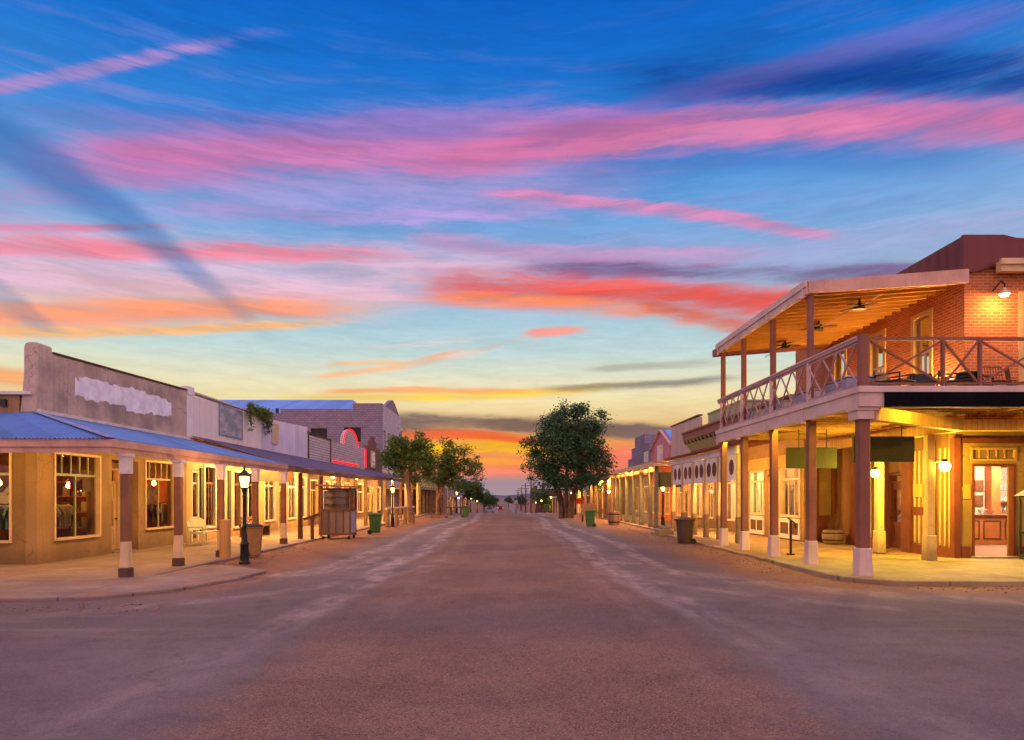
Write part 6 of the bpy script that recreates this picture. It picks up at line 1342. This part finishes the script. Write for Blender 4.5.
tree('street_tree', 'big dark green tree with several stems on the right side of the street', (5.2, 58, -.05),
     [[(-.45,0,0),(-.5,.1,1.2),(-.9,.1,2.6),(-1.6,0,3.8)],[(0,0,0),(.05,0,1.3),(.0,0,3.0),(.1,0,5.2),(.1,0,7.2)],[(.45,.2,0),(.55,.2,1.4),(1.0,.3,3.2),(1.9,.3,5.0)],[(.2,-.3,0),(.3,-.4,1.5),(.9,-.6,3.4),(.6,-.8,5.4)],[(-.2,.3,0),(-.3,.4,1.5),(-.8,.6,3.6),(-1.3,.7,6.0)]],
     [((.3,0,5.4),(2.0,2.0,1.7),46),((1.4,.4,4.4),(1.9,1.8,1.3),34),((-.9,.2,6.6),(1.7,1.8,1.3),32),((.6,0,7.7),(1.7,1.6,1.1),28),((2.0,.2,6.4),(1.5,1.5,1.4),26),((2.6,.3,8.3),(.9,.9,.9),8),((-2.4,0,6.2),(1.1,1.2,1.3),13),((-2.5,0,4.3),(1.1,1.1,.8),10),((-2.0,-.2,3.3),(1.0,1.0,.6),7),((-1.2,.3,4.6),(1.2,1.3,1.1),15),((3.1,.3,5.2),(.8,.9,.9),9),((2.9,.2,3.6),(.9,.9,.7),9),((.2,0,3.1),(1.6,1.4,.6),18),((1.2,-.2,9.0),(.9,.9,.7),12),((-1.4,0,8.0),(1.2,1.2,.9),16),((2.0,.2,7.6),(1.3,1.3,1.0),20),((-.5,.2,8.9),(.9,.9,.7),10),((1.9,-.3,3.2),(1.3,1.2,.6),14),((-1.0,-.3,3.6),(1.2,1.1,.6),12),((.8,0,6.4),(1.6,1.6,1.3),24),((-2.6,.2,5.3),(.8,.8,.7),8)],
     None, 'leaf_dark', 'bark', .13, 78, 11, .17, .66)
tree('slim_tree', 'slim leafy tree leaning over the tin porch on the left, nearest of the left trees', (-6.55, 48.8, 0),
     [[(0,0,0),(-.1,0,1.2),(-.25,0,2.4),(-.35,0,3.6),(-.2,0,4.8)]],
     [((-.3,0,4.7),(1.3,1.2,.9),26),((-1.4,0,4.6),(.9,.9,.9),16),((.8,0,4.4),(.9,.9,.9),16),((-.9,0,5.7),(.9,.9,.6),14),((.4,0,5.5),(.8,.8,.7),12),((1.2,0,3.7),(.6,.7,.7),9),((-.2,0,3.5),(1.2,1.0,.6),12)],
     None, 'leaf_lit', 'bark_lit', .12, 80, 5, .11, .55, 'young trees along the left side')
tree('slim_tree', 'thin sparse tree in a low wooden planter ring, middle of the left trees', (-5.8, 58.5, 0),
     [[(0,0,0),(.0,0,1.5),(.05,0,3.0),(.4,0,4.6),(.6,0,6.0)],[(0,0,1.4),(.6,0,3.2),(1.6,0,4.4),(2.4,0,5.0)]],
     [((.2,0,4.2),(1.0,1.0,.9),20),((1.0,0,3.4),(1.1,1.0,.8),16),((1.0,0,5.0),(1.0,1.0,.8),14),((-.4,0,3.4),(.8,.8,.6),9),((1.6,0,4.0),(1.0,1.0,.9),13),((2.6,0,4.5),(.9,.9,.9),11),((.7,0,5.9),(.7,.7,.9),7),((2.0,0,5.6),(.9,.9,.6),7),((3.2,0,3.4),(.7,.7,.6),5),((1.2,0,2.7),(1.0,.9,.5),8),((3.3,0,4.7),(.7,.8,.7),8)],
     None, 'leaf_lit', 'bark_lit', .12, 66, 8, .12, .5, 'young trees along the left side')
mb = MB()
for a in range(4):
    dx, dy = [(0,-.75),(.75,0),(0,.75),(-.75,0)][a]; mb.w(-5.8+dx-(.82 if dx == 0 else .07), -5.8+dx+(.82 if dx == 0 else .07), 58.5+dy-(.07 if dx == 0 else .67), 58.5+dy+(.07 if dx == 0 else .67), -.02, .24)
tag(base_to_origin(mb.build('planter_ring', M['raw_wood'], bevel=.01), (-5.8,58.5,0)), 'low wooden planter ring around the middle left tree', 'planter')
tree('round_tree', 'dense round tree farther along the left side', (-4.9, 88, gz(88)-.05),
     [[(0,0,0),(0,0,1.4),(.1,0,2.8),(.3,0,4.0)]], [((.2,0,3.1),(1.7,1.6,1.2),30),((1.1,0,2.6),(1.2,1.2,.9),16),((-.6,0,3.7),(1.2,1.2,.8),14)], None, 'leaf_far', 'bark', .2, 44, 15, .14, .6, 'trees at the far end of the street')
for x, y, s, sd, lb in ((-4.3,140,.95,21,'small tree left of the far lamps'), (-4.4,215,1.2,22,'dark tree at the far left end of the road'), (7.0,128,1.0,23,'green tree behind the far lamps on the right'), (5.5,240,1.2,24,'dark tree at the far right end of the road'), (-8,260,1.4,25,'broad tree on the horizon left of the road'), (1.8,330,1.1,26,'lone tree on the horizon beyond the road end')):
    tree('far_tree', lb, (x, y, gz(y)-.05), [[(0,0,0),(0,0,1.3*s),(.1,0,2.6*s)]], [((0,0,3.2*s),(1.9*s,1.8*s,1.3*s),24),((.9*s,0,2.5*s),(1.3*s,1.2*s,.9*s),12)], None, 'leaf_far', 'bark', .3*s, 30, sd, .16, .7*s, 'trees at the far end of the street')
vn = thing('hanging_vine', 'green vine spilling over the top of the white board front', 'plant', (XL, 33, 5.8)); rg = random.Random(4); mb = MB(); st = MB()
for y0_, n, drop in ((31.7,4,1.0),(32.3,3,.2),(32.8,5,.3),(33.3,6,.45),(33.9,7,1.0)):
    for k in range(n):
        y = y0_+rg.uniform(-.25,.25); L = drop*rg.uniform(.4,1.1); x = XL+.1+rg.uniform(0,.15); st.tube([(x-.15,y,5.85),(x,y,5.95),(x+.06,y+.05,5.9-L)],[.012,.01,.006],4)
        for j in range(5): leaves(mb, (x+.05, y, 6.02-L*j/4), .16, 14, .075, rg)
mb.build('foliage', M['leaf_lit'], vn, fix=False); st.build('stems', M['bark'], vn)

# ================================================================== far end of the street
up_ = thing('utility_pole', 'nearest and tallest utility pole far down the right side', 'utility pole', (0,0,0), 'utility poles far down the right side', local=True)
MB().cyl((0,0,0),(0,0,8.4),.17,.11,8).build('pole', M['brown_wood'], up_); MB().w(-1.2,1.2,-.06,.06,7.7,7.84).build('crossarm', M['brown_wood'], up_); MB().w(-.9,.9,-.06,.06,6.9,7.02).build('crossarm', M['brown_wood'], up_)
MB().cyl((.3,0,5.9),(.3,0,6.7),.2).build('transformer', M['old_side'], up_)
up_.location = (5.7, 150, gz(150)-.3)
for x, y, lb in ((5.6,186,'second utility pole down the right side'),(5.5,228,'third utility pole down the right side'),(5.4,285,'farthest utility pole near the road end')): dup(up_, (x,y,gz(y)-.3), rnd.uniform(-.1,.1), lb)
sp = thing('sign_post', 'thin road sign on a pole at the far right of the road', 'sign', (1.9, 118, gz(118)))
MB().cyl((1.9,118,gz(118)-.1),(1.9,118,gz(118)+2.3),.05).build('pole', M['black'], sp); MB().w(1.6,2.2,117.9,117.94,gz(118)+1.7,gz(118)+2.3).build('board', M['old_side'], sp)
def car(lab, loc, rz, col, lit):
    t = thing('parked_car', lab, 'car', loc, None, local=True); body = pmat('car_paint_'+col[1:], col, .3, .05, 2., .0, 20, streak=0)
    pr = [(-2.1,.3),(2.1,.3),(2.15,.75),(1.2,.9),(.7,1.38),(-1.2,1.42),(-1.9,.95),(-2.15,.85)]
    MB().prism([(-.85,y,z) for y, z in pr], (1.7,0,0)).build('body', body, t, bevel=.06)
    MB().prism([(-.86,y,z) for y, z in ((1.05,.93),(.65,1.32),(-1.1,1.35),(-1.7,.97))], (1.72,0,0)).build('side_window', M['black'], t)
    MB().quad((-.7,-1.25,1.41),(.7,-1.25,1.41),(.74,-1.92,.97),(-.74,-1.92,.97)).build('rear_window', M['black'], t)
    for x in (-.8,.8):
        for y in (-1.35,1.35): MB().cyl((x-.1,y,.32),(x+.1,y,.32),.32,.32,14).build('wheel', M['black'], t)
        MB().w(x-.15,x+.1,-2.2,-2.12,.68,.86).build('tail_light', lit, t)
    t.rotation_euler = (0,0,rz)
M['tail'] = emat('tail_lamp_glow', '#FF1A20', 8.)
car('dark car with glowing red tail lights at the far end of the road', (-1.6,245,gz(245)), 0, '#22242A', M['tail'])
car('pale van like car parked at the far left of the road', (-4.0,175,gz(175)), .05, '#9A9AA0', pmat('dark_tail', '#501010', .4, .1))
